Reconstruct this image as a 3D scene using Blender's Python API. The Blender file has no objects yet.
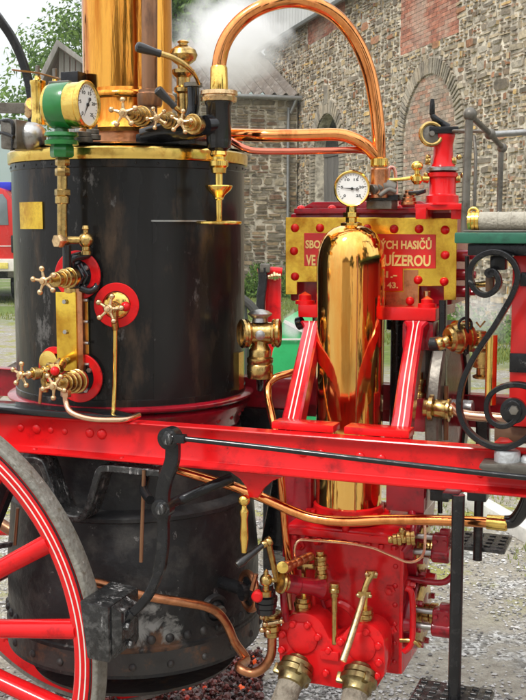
import bpy, bmesh, math, random
from mathutils import Vector as V, Matrix
random.seed(7)
rad = math.radians
scene = bpy.context.scene
col = scene.collection

# ------------------------------------------------------------ camera
EYE = 2.08                       # camera height above the gravel
FPX = 1055.0                     # focal length in photo pixels (526 x 700)
TH = math.atan(122 / FPX)        # camera looks slightly down
CT, ST = math.cos(TH), math.sin(TH)
cd = bpy.data.cameras.new('camera')
cam = bpy.data.objects.new('camera', cd)
col.objects.link(cam)
cam.location = (0, 0, EYE)
cam.rotation_euler = (rad(90) - TH, 0, 0)
cd.sensor_fit = 'VERTICAL'
cd.sensor_height = 24
cd.lens = FPX / 700 * 24
cd.clip_start = 0.05
cd.clip_end = 5000
scene.camera = cam

# ------------------------------------------------------------ sky, sun, exposure
SUN_EL, SUN_AZ = rad(54), rad(-40)
world = bpy.data.worlds.new('World')
scene.world = world
world.use_nodes = True
wn, wl = world.node_tree.nodes, world.node_tree.links
wn.clear()
wo = wn.new('ShaderNodeOutputWorld')
bg = wn.new('ShaderNodeBackground')
sky = wn.new('ShaderNodeTexSky')
sky.sky_type = 'NISHITA'
sky.sun_disc = False
sky.sun_elevation = SUN_EL
sky.sun_rotation = rad(180) - SUN_AZ
sky.dust_density = 3
cl = wn.new('ShaderNodeTexNoise'); cl.inputs['Scale'].default_value = 1.6; cl.inputs['Detail'].default_value = 5
rp = wn.new('ShaderNodeValToRGB')
rp.color_ramp.elements[0].position = .28; rp.color_ramp.elements[0].color = (7.2, 7.6, 8.2, 1)
rp.color_ramp.elements[1].position = .72; rp.color_ramp.elements[1].color = (12.5, 12.4, 12.2, 1)
mx = wn.new('ShaderNodeMixRGB'); mx.inputs[0].default_value = .88
wl.new(cl.outputs['Fac'], rp.inputs[0])
wl.new(sky.outputs[0], mx.inputs[1]); wl.new(rp.outputs[0], mx.inputs[2])
# an overcast sky is about three times as bright overhead as at the horizon
tcw = wn.new('ShaderNodeTexCoord'); sxw = wn.new('ShaderNodeSeparateXYZ'); wl.new(tcw.outputs['Generated'], sxw.inputs[0])
gw = wn.new('ShaderNodeMapRange'); gw.inputs[1].default_value = .05; gw.inputs[2].default_value = .95; gw.inputs[3].default_value = .85; gw.inputs[4].default_value = 2.3
wl.new(sxw.outputs[2], gw.inputs[0])
mw = wn.new('ShaderNodeVectorMath'); mw.operation = 'SCALE'; wl.new(mx.outputs[0], mw.inputs[0]); wl.new(gw.outputs[0], mw.inputs['Scale'])
wl.new(mw.outputs[0], bg.inputs[0])
bg.inputs[1].default_value = .088
wl.new(bg.outputs[0], wo.inputs[0])
sd = bpy.data.lights.new('sun', 'SUN')
sd.energy = 2.1
sd.angle = rad(10)
sd.color = (1, .965, .91)
sun = bpy.data.objects.new('sun', sd)
col.objects.link(sun)
sun.rotation_euler = (rad(90) - SUN_EL, 0, SUN_AZ)
sun.location = (0, 0, 20)
scene.view_settings.view_transform = 'Standard'
scene.view_settings.look = 'None'
scene.view_settings.exposure = 0.22
scene.view_settings.gamma = 1
scene.view_settings.use_curve_mapping = False
scene.cycles.max_bounces = 7
scene.cycles.volume_bounces = 6

# ------------------------------------------------------------ axes of the engine and placement helpers
A = rad(21)
U = V((math.cos(A), -math.sin(A), 0))        # along the engine, to the right
N = V((math.sin(A), math.cos(A), 0))         # across the engine, away from the camera
Z = V((0, 0, 1))
B = V((-.4632, 3.7, 0))                      # the boiler's axis

def ray(px, py):
    c = (px - 263) / FPX; r = (350 - py) / FPX
    return V((c, CT + r * ST, -ST + r * CT))
def P(px, py, v):                            # where the sight line meets the plane "v metres behind the boiler axis"
    r = ray(px, py)
    return V((0, 0, EYE)) + r * ((v + B.dot(N)) / r.dot(N))
def Q(px, py, y):                            # ... meets the plane at distance y
    r = ray(px, py)
    return V((0, 0, EYE)) + r * (y / r.y)
def G(px, py, z=0):                          # ... meets the height z
    r = ray(px, py)
    return V((0, 0, EYE)) + r * ((z - EYE) / r.z)
def C(px, py, R=.398, off=0):                # ... meets the boiler shell; off = metres out from the shell
    r = ray(px, py)
    a = r.x ** 2 + r.y ** 2; b = -(r.x * B.x + r.y * B.y); c = B.x ** 2 + B.y ** 2 - R * R
    k = (-b - math.sqrt(max(0, b * b - a * c))) / a
    p = V((0, 0, EYE)) + r * k
    n = V((p.x - B.x, p.y - B.y, 0)).normalized()
    return p + n * off
def CN(px, py, R=.398):
    p = C(px, py, R)
    return V((p.x - B.x, p.y - B.y, 0)).normalized()
def E(s, v, z): return B + U * s + N * v + Z * z       # engine coordinates
def px2m(px, y): return px / FPX * y

# ------------------------------------------------------------ materials
def mat(name, color, rough=.5, metal=0, var=.15, vscale=8, color2=None, c2lo=.55, c2hi=.7, bump=.0, bscale=40,
        stretch=(1, 1, 1), coat=0, rvar=.1, spec=.5, sheen=0, detail=6, scr=None):
    m = bpy.data.materials.new(name); m.use_nodes = True
    n, l = m.node_tree.nodes, m.node_tree.links
    b = n['Principled BSDF']
    tc = n.new('ShaderNodeTexCoord'); mp = n.new('ShaderNodeMapping'); mp.inputs['Scale'].default_value = stretch
    l.new(tc.outputs['Object'], mp.inputs[0])
    nz = n.new('ShaderNodeTexNoise'); nz.inputs['Scale'].default_value = vscale; nz.inputs['Detail'].default_value = detail
    nz.inputs['Roughness'].default_value = .6
    l.new(mp.outputs[0], nz.inputs[0])
    cr = n.new('ShaderNodeValToRGB')
    lo = [max(0, c * (1 - var)) for c in color]; hi = [c * (1 + var) if metal < .5 else min(1, c * (1 + var)) for c in color]
    cr.color_ramp.elements[0].position = .3; cr.color_ramp.elements[0].color = (*lo, 1)
    cr.color_ramp.elements[1].position = .7; cr.color_ramp.elements[1].color = (*hi, 1)
    l.new(nz.outputs['Fac'], cr.inputs[0])
    out = cr.outputs[0]
    if color2:
        n2 = n.new('ShaderNodeTexNoise'); n2.inputs['Scale'].default_value = vscale * 2.3; n2.inputs['Detail'].default_value = 9
        n2.inputs['Roughness'].default_value = .7
        mp2 = n.new('ShaderNodeMapping'); mp2.inputs['Scale'].default_value = stretch; mp2.inputs['Location'].default_value = (3.1, 7.7, 1.3)
        l.new(tc.outputs['Object'], mp2.inputs[0]); l.new(mp2.outputs[0], n2.inputs[0])
        r2 = n.new('ShaderNodeValToRGB'); r2.color_ramp.elements[0].position = c2lo; r2.color_ramp.elements[1].position = c2hi
        l.new(n2.outputs['Fac'], r2.inputs[0])
        mm = n.new('ShaderNodeMixRGB'); l.new(r2.outputs[0], mm.inputs[0]); l.new(out, mm.inputs[1]); mm.inputs[2].default_value = (*color2, 1)
        out = mm.outputs[0]
    if scr:                                      # scuffs and scratches: (colour, threshold, scale, stretch)
        mp5 = n.new('ShaderNodeMapping'); mp5.inputs['Scale'].default_value = scr[3]; mp5.inputs['Rotation'].default_value = (.15, .1, .3); l.new(tc.outputs['Object'], mp5.inputs[0])
        n5 = n.new('ShaderNodeTexNoise'); n5.inputs['Scale'].default_value = scr[2]; n5.inputs['Detail'].default_value = 10; n5.inputs['Roughness'].default_value = .75; l.new(mp5.outputs[0], n5.inputs[0])
        r5 = n.new('ShaderNodeValToRGB'); r5.color_ramp.elements[0].position = scr[1]; r5.color_ramp.elements[1].position = scr[1] + .05; l.new(n5.outputs['Fac'], r5.inputs[0])
        m5 = n.new('ShaderNodeMixRGB'); l.new(r5.outputs[0], m5.inputs[0]); l.new(out, m5.inputs[1]); m5.inputs[2].default_value = (*scr[0], 1)
        out = m5.outputs[0]
    l.new(out, b.inputs['Base Color'])
    rm = n.new('ShaderNodeMapRange'); rm.inputs[3].default_value = max(.02, rough - rvar); rm.inputs[4].default_value = min(1, rough + rvar)
    n3 = n.new('ShaderNodeTexNoise'); n3.inputs['Scale'].default_value = vscale * 3; n3.inputs['Detail'].default_value = 5
    l.new(mp.outputs[0], n3.inputs[0]); l.new(n3.outputs['Fac'], rm.inputs[0]); l.new(rm.outputs[0], b.inputs['Roughness'])
    b.inputs['Metallic'].default_value = metal
    b.inputs['Specular IOR Level'].default_value = spec
    if coat:
        b.inputs['Coat Weight'].default_value = coat; b.inputs['Coat Roughness'].default_value = .08
    if bump:
        n4 = n.new('ShaderNodeTexNoise'); n4.inputs['Scale'].default_value = bscale; n4.inputs['Detail'].default_value = 6
        l.new(mp.outputs[0], n4.inputs[0])
        bp = n.new('ShaderNodeBump'); bp.inputs['Strength'].default_value = bump; bp.inputs['Distance'].default_value = .01
        l.new(n4.outputs['Fac'], bp.inputs['Height']); l.new(bp.outputs[0], b.inputs['Normal'])
    return m

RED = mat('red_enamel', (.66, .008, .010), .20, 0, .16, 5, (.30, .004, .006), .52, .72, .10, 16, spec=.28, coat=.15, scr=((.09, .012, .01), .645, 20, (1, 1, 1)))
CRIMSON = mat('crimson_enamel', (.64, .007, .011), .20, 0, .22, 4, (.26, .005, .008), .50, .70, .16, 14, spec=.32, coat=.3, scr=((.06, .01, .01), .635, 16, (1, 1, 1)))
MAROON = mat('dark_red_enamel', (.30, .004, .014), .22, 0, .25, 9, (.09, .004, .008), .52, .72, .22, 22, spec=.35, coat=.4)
PINKRED = mat('glossy_red_enamel', (.58, .010, .020), .14, 0, .12, 6, (.32, .006, .012), .50, .72, .09, 16, coat=.6, scr=((.10, .012, .01), .66, 18, (1, 1, 1)))
BLACK = mat('black_iron_paint', (.010, .010, .011), .24, 0, .4, 12, (.045, .042, .038), .56, .76, .16, 40, spec=.32, coat=.12, scr=((.20, .19, .18), .64, 30, (1, 1, 1)))
BLACKGLOSS = mat('black_gloss_paint', (.009, .009, .010), .13, 0, .3, 10, (.04, .04, .04), .60, .82, .10, 30, spec=.4, coat=.3, scr=((.22, .21, .20), .66, 26, (1, 1, 1)))
WORN = mat('worn_black_iron', (.018, .018, .018), .27, 0, .4, 14, (.10, .098, .094), .50, .70, .35, 40, spec=.5, scr=((.40, .39, .38), .585, 22, (1, 1, .22)))
COPPER = mat('polished_copper', (.92, .36, .12), .12, 1, .08, 7, (.50, .15, .045), .48, .68, .10, 12, stretch=(1, 1, .5), rvar=.05)
CHIM = mat('polished_copper_sheet', (1.0, .45, .075), .12, 1, .05, 4, (.60, .15, .015), .44, .61, .42, 13, stretch=(1, 1, .09), rvar=.05)
VESS = mat('polished_golden_copper', (1.0, .58, .16), .085, 1, .04, 4, (.92, .34, .05), .46, .66, .22, 15, stretch=(1, 1, .10), rvar=.03)
DULLCOP = mat('dull_copper', (.62, .27, .13), .34, 1, .25, 12, (.25, .11, .06), .5, .75, .2, 40)
BROWNPIPE = mat('browned_copper', (.30, .155, .085), .36, .8, .2, 9, (.16, .09, .06), .5, .7, .1, 30, stretch=(1, 1, .3))
PALECOP = mat('pale_copper', (.85, .52, .34), .25, 1, .1, 14)
BRASS = mat('polished_brass', (.98, .66, .17), .16, 1, .08, 9, (.55, .27, .05), .50, .72, .12, 20, rvar=.07)
PLATE = mat('yellow_brass_sheet', (.92, .60, .08), .22, 1, .10, 4, (.55, .26, .03), .44, .64, .20, 7, rvar=.08)
AGED = mat('aged_brass', (.60, .40, .14), .24, 1, .2, 22, (.20, .12, .05), .48, .72, .10, 60)
PALEB = mat('worn_pale_brass', (.76, .53, .29), .24, 1, .18, 22, (.34, .20, .09), .50, .74, .10, 60)
STEEL = mat('bare_steel', (.42, .41, .39), .34, 1, .2, 14, (.16, .12, .09), .55, .75, .25, 50)
GREY = mat('weathered_grey_metal', (.17, .155, .13), .40, .5, .25, 9, (.07, .058, .045), .50, .70, .2, 40)
DULLBR = mat('dull_olive_brass', (.34, .265, .12), .34, 1, .2, 16, (.12, .085, .045), .48, .70, .14, 40)
LIGHTGREY = mat('cast_aluminium', (.50, .51, .51), .5, .6, .12, 20, None, bump=.3, bscale=80)
GREENP = mat('green_enamel', (.012, .16, .03), .24, 0, .2, 8, (.006, .07, .015), .55, .75, .1, 30, coat=.4)
DGREEN = mat('dark_green_paint', (.02, .13, .075), .35, 0, .2, 9, (.012, .06, .04), .5, .7, .1, 30)
WHITE = mat('white_lining_paint', (.74, .69, .62), .4, 0, .10, 14, (.50, .30, .26), .62, .72)
DIAL = mat('white_dial', (.80, .79, .75), .4, 0, .03, 10)
INK = mat('black_ink', (.015, .015, .015), .5)
GOLDTXT = mat('pale_gold_lettering', (.95, .72, .26), .35, .4, .10, 10)
SIGNRED = mat('red_sign_enamel', (.66, .010, .008), .32, 0, .10, 7, None, bump=.05, coat=.3)
TYRE = mat('worn_iron_tyre', (.205, .195, .165), .58, .15, .22, 22, (.11, .09, .06), .50, .68, .5, 60, scr=((.40, .385, .35), .61, 30, (1, 1, 1)))
FIREBOX = mat('black_firebox_iron', (.018, .018, .019), .42, 0, .4, 4, (.060, .056, .052), .48, .68, .55, 26, spec=.3, scr=((.20, .19, .18), .62, 18, (1, 1, .6)))
RUST = mat('rust_stained_iron', (.034, .031, .029), .5, 0, .4, 5, (.12, .058, .028), .54, .66, .5, 30)
CHALK = mat('white_mineral_deposit', (.42, .42, .41), .9, 0, .3, 30)
CANVAS = mat('canvas_hose', (.27, .235, .18), .85, 0, .2, 16, (.13, .105, .075), .48, .68, .6, 120)
CREAMHOSE = mat('cream_canvas_hose', (.42, .385, .31), .85, 0, .12, 16, (.28, .245, .19), .5, .7, .5, 120)
GLASS = bpy.data.materials.new('clear_glass'); GLASS.use_nodes = True
_g = GLASS.node_tree.nodes['Principled BSDF']; _g.inputs['Roughness'].default_value = .03; _g.inputs['Transmission Weight'].default_value = 1; _g.inputs['IOR'].default_value = 1.45
WOODH = mat('black_wood_grip', (.014, .012, .011), .28, 0, .3, 10, (.09, .08, .075), .62, .8, .1, 30, coat=.3)
LEATHER = mat('brown_leather', (.16, .085, .045), .5, 0, .2, 12, None, bump=.2, bscale=60)

# ------------------------------------------------------------ mesh builder
WPOS = {}
class MB:
    def __init__(s): s.bm = bmesh.new()
    def frame(s, ax):
        ax = ax.normalized()
        h = Z if abs(ax.z) < .9 else V((0, -1, 0))
        x = h.cross(ax).normalized(); y = ax.cross(x)
        return x, y, ax
    def lathe(s, o, ax, prof, n=32, cap=True, a0=0):
        x, y, ax = s.frame(ax); bm = s.bm; rings = []
        for t, r in prof:
            if r < 1e-5: rings.append([bm.verts.new(o + ax * t)])
            else: rings.append([bm.verts.new(o + ax * t + (x * math.cos(a0 + 2 * math.pi * k / n) + y * math.sin(a0 + 2 * math.pi * k / n)) * r) for k in range(n)])
        for a, b in zip(rings, rings[1:]):
            for k in range(n):
                q = (k + 1) % n
                if len(a) == 1 and len(b) == 1: break
                if len(a) == 1: bm.faces.new((a[0], b[q], b[k]))
                elif len(b) == 1: bm.faces.new((a[k], a[q], b[0]))
                else: bm.faces.new((a[k], a[q], b[q], b[k]))
        if cap:
            if len(rings[0]) > 1: bm.faces.new(rings[0][::-1])
            if len(rings[-1]) > 1: bm.faces.new(rings[-1])
        return s
    def cyl(s, a, b, r, r2=None, n=24, bev=None):
        L = (b - a).length; r2 = r if r2 is None else r2
        if bev is None: bev = min(.12 * min(r, r2), L * .2)
        return s.lathe(a, b - a, [(0, r - bev), (bev, r), (L - bev, r2), (L, r2 - bev)], n)
    def hexn(s, a, b, r): return s.lathe(a, b - a, [(0, r * .88), ((b - a).length * .15, r), ((b - a).length * .85, r), ((b - a).length, r * .88)], 6)
    def tube(s, pts, r, n=14, smooth=6, cap=True, flat=1):
        pts = [V(p) for p in pts]
        if smooth and len(pts) > 2:
            o = []; rr = []
            R = r if isinstance(r, (list, tuple)) else [r] * len(pts)
            for i in range(len(pts) - 1):
                p0 = pts[max(0, i - 1)]; p1 = pts[i]; p2 = pts[i + 1]; p3 = pts[min(len(pts) - 1, i + 2)]
                for k in range(smooth):
                    t = k / smooth
                    o.append(.5 * ((2 * p1) + (p2 - p0) * t + (2 * p0 - 5 * p1 + 4 * p2 - p3) * t * t + (3 * p1 - p0 - 3 * p2 + p3) * t ** 3))
                    rr.append(R[i] * (1 - t) + R[i + 1] * t)
            o.append(pts[-1]); rr.append(R[-1]); pts, R = o, rr
        else: R = r if isinstance(r, (list, tuple)) else [r] * len(pts)
        bm = s.bm; rings = []; x = None
        for i, p in enumerate(pts):
            d = (pts[min(i + 1, len(pts) - 1)] - pts[max(i - 1, 0)]).normalized()
            if x is None: x, y, _ = s.frame(d)
            else:
                x = (x - d * x.dot(d)).normalized(); y = d.cross(x)
            rings.append([bm.verts.new(p + (x * math.cos(2 * math.pi * k / n) + y * math.sin(2 * math.pi * k / n) * flat) * R[i]) for k in range(n)])
        for a, b in zip(rings, rings[1:]):
            for k in range(n): bm.faces.new((a[k], a[(k + 1) % n], b[(k + 1) % n], b[k]))
        if cap: bm.faces.new(rings[0][::-1]); bm.faces.new(rings[-1])
        return s
    def ball(s, c, r, ax=Z, sq=1, n=20):
        prof = [(-r * sq * math.cos(math.pi * k / 12), r * math.sin(math.pi * k / 12)) for k in range(13)]
        prof[0] = (-r * sq, 0); prof[-1] = (r * sq, 0)
        return s.lathe(c, ax, prof, n)
    def dome(s, c, ax, r, h=None, n=16):        # half ball on a surface
        h = h or r * .7
        return s.lathe(c, ax, [(-.002, r)] + [(h * math.sin(math.pi / 2 * k / 5), r * math.cos(math.pi / 2 * k / 5)) for k in range(5)] + [(h, 0)], n)
    def torus(s, c, ax, R, r, n=48, m=12, flat=1):
        x, y, ax = s.frame(ax); bm = s.bm; rings = []
        for i in range(n):
            a = 2 * math.pi * i / n; d = x * math.cos(a) + y * math.sin(a)
            rings.append([bm.verts.new(c + d * (R + r * math.cos(2 * math.pi * k / m)) + ax * (r * flat * math.sin(2 * math.pi * k / m))) for k in range(m)])
        for i in range(n):
            a, b = rings[i], rings[(i + 1) % n]
            for k in range(m): bm.faces.new((a[k], b[k], b[(k + 1) % m], a[(k + 1) % m]))
        return s
    def annulus(s, c, ax, r0, r1, t, n=56):     # flat ring with thickness t along ax
        x, y, ax = s.frame(ax); bm = s.bm; rs = []
        b = min(t, r1 - r0) * .2
        prof = [(0, r0), (0, r1), (t - b, r1), (t, r1 - b), (t, r0 + b), (t - b, r0)]
        for h, r in prof: rs.append([bm.verts.new(c + ax * h + (x * math.cos(2 * math.pi * k / n) + y * math.sin(2 * math.pi * k / n)) * r) for k in range(n)])
        for i in range(len(rs)):
            a, d = rs[i], rs[(i + 1) % len(rs)]
            for k in range(n): bm.faces.new((a[k], a[(k + 1) % n], d[(k + 1) % n], d[k]))
        return s
    def prism(s, poly, off, bev=0, seg=2):      # polygon of 3-D points, extruded by the vector off
        t = bmesh.new()
        a = [t.verts.new(p) for p in poly]; b = [t.verts.new(p + off) for p in poly]
        t.faces.new(a); t.faces.new(b[::-1]); n = len(poly)
        for i in range(n): t.faces.new((a[(i + 1) % n], a[i], b[i], b[(i + 1) % n]))
        bmesh.ops.recalc_face_normals(t, faces=t.faces)
        if bev: bmesh.ops.bevel(t, geom=list(t.edges), offset=bev, segments=seg, affect='EDGES', profile=.6, clamp_overlap=True)
        s.merge(t); return s
    def box(s, c, x, y, z, bev=.003, seg=2):    # x, y, z: half extent vectors
        return s.prism([c - x - y - z, c + x - y - z, c + x + y - z, c - x + y - z], z * 2, bev, seg)
    def ebox(s, s0, s1, v0, v1, z0, z1, bev=.003):
        return s.box(E((s0 + s1) / 2, (v0 + v1) / 2, (z0 + z1) / 2), U * abs(s1 - s0) / 2, N * abs(v1 - v0) / 2, Z * abs(z1 - z0) / 2, bev)
    def merge(s, t):
        me = bpy.data.meshes.new('t'); t.to_mesh(me); t.free(); s.bm.from_mesh(me); bpy.data.meshes.remove(me)
    def strip(s, path, w, d, wdir=None):        # rectangular bar along a path: w across (in plane normal to wdir), d along wdir
        wd = wdir or N; bm = s.bm; rings = []
        for i, p in enumerate(path):
            t = (path[min(i + 1, len(path) - 1)] - path[max(i - 1, 0)]).normalized()
            c = t.cross(wd).normalized(); ww = w[i] if isinstance(w, (list, tuple)) else w
            hw, hd = ww / 2, d / 2; b = min(hw, hd) * .3
            prof = [(-hw + b, -hd), (hw - b, -hd), (hw, -hd + b), (hw, hd - b), (hw - b, hd), (-hw + b, hd), (-hw, hd - b), (-hw, -hd + b)]
            rings.append([bm.verts.new(p + c * x + wd * y) for x, y in prof])
        for a, b2 in zip(rings, rings[1:]):
            for k in range(8): bm.faces.new((a[k], a[(k + 1) % 8], b2[(k + 1) % 8], b2[k]))
        bm.faces.new(rings[0][::-1]); bm.faces.new(rings[-1])
        return s
    def build(s, name, m, parent=None, smooth=35, label=None, kind=None):
        bm = s.bm
        bmesh.ops.recalc_face_normals(bm, faces=bm.faces)
        ca = math.cos(rad(smooth))
        for f in bm.faces: f.smooth = True
        for e in bm.edges:
            if len(e.link_faces) == 2: e.smooth = e.link_faces[0].normal.dot(e.link_faces[1].normal) > ca
            else: e.smooth = False
        vs = [v.co for v in bm.verts]
        c = V([(min(q[i] for q in vs) + max(q[i] for q in vs)) / 2 for i in range(3)])
        if parent is None: c.z = min(q.z for q in vs)
        for v in bm.verts: v.co -= c
        me = bpy.data.meshes.new(name); bm.to_mesh(me); bm.free()
        for q in (m if isinstance(m, (list, tuple)) else [m]): me.materials.append(q)
        o = bpy.data.objects.new(name, me); col.objects.link(o)
        WPOS[o.name] = c
        if parent: o.parent = parent; o.location = c - WPOS[parent.name]
        else: o.location = c
        if label: o['label'] = label
        if kind: o['kind'] = kind
        return o
def tag(o, label, cat, group=None):
    o['label'] = label; o['category'] = cat
    if group: o['group'] = group
    return o
def thing(name, loc, label, cat, group=None):
    o = bpy.data.objects.new(name, None); col.objects.link(o); o.location = loc; o.empty_display_size = .2
    WPOS[o.name] = V(loc); return tag(o, label, cat, group)
def copy_tree(o, dloc, parent=None):
    c = o.copy(); col.objects.link(c)
    if parent: c.parent = parent
    else: c.location = o.location + V(dloc)
    WPOS[c.name] = WPOS[o.name] + V(dloc)
    for ch in [x for x in bpy.data.objects if x.parent == o]: copy_tree(ch, dloc, c)
    return c
def crv(pts, n=6):                               # smooth a list of points (Catmull-Rom)
    o = []
    for i in range(len(pts) - 1):
        p0 = pts[max(0, i - 1)]; p1 = pts[i]; p2 = pts[i + 1]; p3 = pts[min(len(pts) - 1, i + 2)]
        for k in range(n):
            t = k / n
            o.append(.5 * ((2 * p1) + (p2 - p0) * t + (2 * p0 - 5 * p1 + 4 * p2 - p3) * t * t + (3 * p1 - p0 - 3 * p2 + p3) * t ** 3))
    o.append(pts[-1]); return o
def lettering(mb, text, left, right_dir, up_dir, width, height, depth=.002):
    cu = bpy.data.curves.new('t', 'FONT'); cu.body = text; cu.extrude = .02; cu.offset = .03; cu.resolution_u = 3
    ob = bpy.data.objects.new('t', cu); col.objects.link(ob)
    me = bpy.data.meshes.new_from_object(ob.evaluated_get(bpy.context.evaluated_depsgraph_get()))
    xs = [v.co.x for v in me.vertices]; ys = [v.co.y for v in me.vertices if True]
    capy = .73
    x0, x1 = min(xs), max(xs); nrm = right_dir.cross(up_dir)
    for v in me.vertices:
        p = v.co.copy()
        v.co = left + right_dir * ((p.x - x0) / (x1 - x0) * width) + up_dir * (p.y / capy * height) + nrm * ((p.z + .02) / .04 * depth)
    mb.bm.from_mesh(me)
    bpy.data.objects.remove(ob); bpy.data.curves.remove(cu); bpy.data.meshes.remove(me)
BLACKB = mat('worn_black_painted_reflections', (.010, .0095, .009), .24, 0, .4, 3.2, (.070, .045, .028), .55, .74, .30, 16, stretch=(1, 1, .30), spec=.26, coat=.06, rvar=.14, scr=((.10, .095, .09), .60, 9, (1, 1, .5)))  # brown streaks paint reflections of the surroundings into the colour; grey scuffs are wear

# ============================================================ THE STEAM FIRE ENGINE
# base on the gravel under the boiler
eng = thing('steam_fire_engine', B.copy(), 'red and black steam fire pump with tall copper chimney and brass fittings, standing on gravel', 'fire engine')
FR = 3.30                                       # distance of the boiler's front face
def zf(py, y=FR): return Q(131, py, y).z
ZB = zf(409)                                    # flange level
ZT = zf(158.5); ZR = zf(145.5)
BEAMT = P(180, 426, -.48).z

# ---- boiler
boil = MB().lathe(B, Z, [(ZB - .01, .398), (ZT + .01, .398)], 96).build('boiler', BLACKB, eng)
MB().lathe(B, Z, [(ZT, .400), (ZT, .408), (ZT + .006, .410), (ZR - .006, .410), (ZR, .404), (ZR + .012, .35), (ZR + .016, .2)], 96).build('brass_band', BRASS, boil)
MB().lathe(B, Z, [(ZR + .008, .40), (ZR + .018, .34), (ZR + .03, .20), (ZR + .03, .1)], 64).build('lid', BLACK, boil)
# maker's plate curved round the shell
def shellpatch(px0, py0, px1, py1, off0, off1, n=10):
    m = MB(); g = []
    for i in range(n + 1):
        x = px0 + (px1 - px0) * i / n
        a = C(x, py0, off=off0); b = C(x, py1, off=off0); a2 = C(x, py0, off=off1); b2 = C(x, py1, off=off1)
        b.z = C((px0 + px1) / 2, py1).z; b2.z = b.z; a.z = C((px0 + px1) / 2, py0).z; a2.z = a.z
        b.x, b.y = a.x, a.y; b2.x, b2.y = a2.x, a2.y
        g.append([m.bm.verts.new(q) for q in (a, b, b2, a2)])
    for p, q in zip(g, g[1:]):
        for k in range(4): m.bm.faces.new((p[k], p[(k + 1) % 4], q[(k + 1) % 4], q[k]))
    m.bm.faces.new(g[0]); m.bm.faces.new(g[-1][::-1])
    return m
m = shellpatch(21, 202, 43.5, 229, -.002, .005)
m.build('maker_plate', PLATE, boil)
MB().lathe(B, Z, [(ZT - .026, .398), (ZT - .024, .4005), (ZT - .002, .4005), (ZT, .398)], 96, cap=False).build('shell_hoop', BLACKB, boil)
MB().lathe(B, Z, [(ZB + .004, .398), (ZB + .006, .4015), (ZB + .026, .4015), (ZB + .028, .398)], 96, cap=False).build('shell_hoop', BLACKB, boil)
for k in range(0, 36):
    a = 2 * math.pi * k / 36; dd = V((math.cos(a), math.sin(a), 0)); MB().dome(B + dd * .400 + Z * (ZT - .013), dd, .0042, .003, 10).build('screw_head', BLACKB, boil)
shellpatch(176, 157, 177, 221, -.001, .0015, 2).build('lap_seam', BLACKB, boil)
m = shellpatch(152, 221, 240, 412, -.003, .0025, 16); m.build('patch_plate', BLACKB, boil)
shellpatch(151, 220.2, 205, 221.8, -.002, .006, 16).build('weld_seam', STEEL, boil)
m = shellpatch(235.5, 352, 240.5, 389, .002, .012, 3); m.build('brass_strip', BRASS, boil)
# ---- flange and riveted skirt under the boiler
fl = MB().lathe(B, Z, [(ZB - .012, .398), (ZB - .012, .424), (ZB - .006, .430), (ZB, .430), (ZB + .004, .424), (ZB + .006, .396)], 96)
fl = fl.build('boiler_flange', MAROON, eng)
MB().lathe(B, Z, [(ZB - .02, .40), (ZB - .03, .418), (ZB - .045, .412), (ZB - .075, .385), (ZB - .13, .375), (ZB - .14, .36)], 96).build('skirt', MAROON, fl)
for k in range(30):
    a = 2 * math.pi * k / 30
    d = V((math.cos(a), math.sin(a), 0))
    MB().dome(B + d * .388 + Z * (ZB - .068), (d + Z * .3).normalized(), .0105).build('rivet', MAROON, fl)

# ---- firebox below
ZS = zf(470); ZK = zf(514); ZE = zf(678, 3.26)
fb = MB().lathe(B, Z, [(ZS + .09, .36), (ZS + .085, .385), (ZK + .012, .400), (ZK, .432), (ZK - .008, .438), (ZK - .02, .438), (ZK - .026, .428), (ZK - .12, .436), (ZE + .30, .446), (ZE + .10, .446), (ZE + .095, .452), (ZE, .452), (ZE + .01, .43)], 96, cap=False).build('firebox', FIREBOX, eng)
MB().lathe(B, Z, [(ZE + .012, .4535), (ZE + .085, .4535)], 96, cap=False).build('rusty_band', RUST, fb)
FBM = FIREBOX.copy(); FBM.name = 'black_firebox_iron_with_deposit'
fb.data.materials[0] = FBM
def stain(m, obj, wp, radius, color, thr, scale):
    n, l = m.node_tree.nodes, m.node_tree.links; bs = n['Principled BSDF']; src = bs.inputs['Base Color'].links[0].from_socket
    tc = n.new('ShaderNodeTexCoord'); sb = n.new('ShaderNodeVectorMath'); sb.operation = 'DISTANCE'; l.new(tc.outputs['Object'], sb.inputs[0]); sb.inputs[1].default_value = wp - WPOS[obj.name]
    nz = n.new('ShaderNodeTexNoise'); nz.inputs['Scale'].default_value = scale; nz.inputs['Detail'].default_value = 8; nz.inputs['Roughness'].default_value = .65; nz.inputs['Distortion'].default_value = .6; l.new(tc.outputs['Object'], nz.inputs[0])
    mr = n.new('ShaderNodeMapRange'); mr.inputs[1].default_value = radius; mr.inputs[2].default_value = radius * .2; mr.inputs[3].default_value = -.35; mr.inputs[4].default_value = .10; l.new(sb.outputs['Value'], mr.inputs[0])
    ad = n.new('ShaderNodeMath'); ad.operation = 'ADD'; l.new(nz.outputs['Fac'], ad.inputs[0]); l.new(mr.outputs[0], ad.inputs[1])
    rr = n.new('ShaderNodeMapRange'); rr.inputs[1].default_value = thr; rr.inputs[2].default_value = thr + .12; l.new(ad.outputs[0], rr.inputs[0])
    mm = n.new('ShaderNodeMixRGB'); l.new(rr.outputs[0], mm.inputs[0]); l.new(src, mm.inputs[1]); mm.inputs[2].default_value = (*color, 1); l.new(mm.outputs[0], bs.inputs['Base Color'])
def fbC(px, py, off=0): return C(px, py, .446, off)
for k in range(46):
    a = 2 * math.pi * k / 46 + .03
    d = V((math.cos(a), math.sin(a), 0))
    MB().dome(B + d * .446 + Z * (ZE + .125), d, .0155, .012).build('rivet', FIREBOX if k % 3 else RUST, fb)
    if k % 2: MB().dome(B + d * .453 + Z * (ZE + .04), d, .013, .010).build('rivet', RUST, fb)
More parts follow.
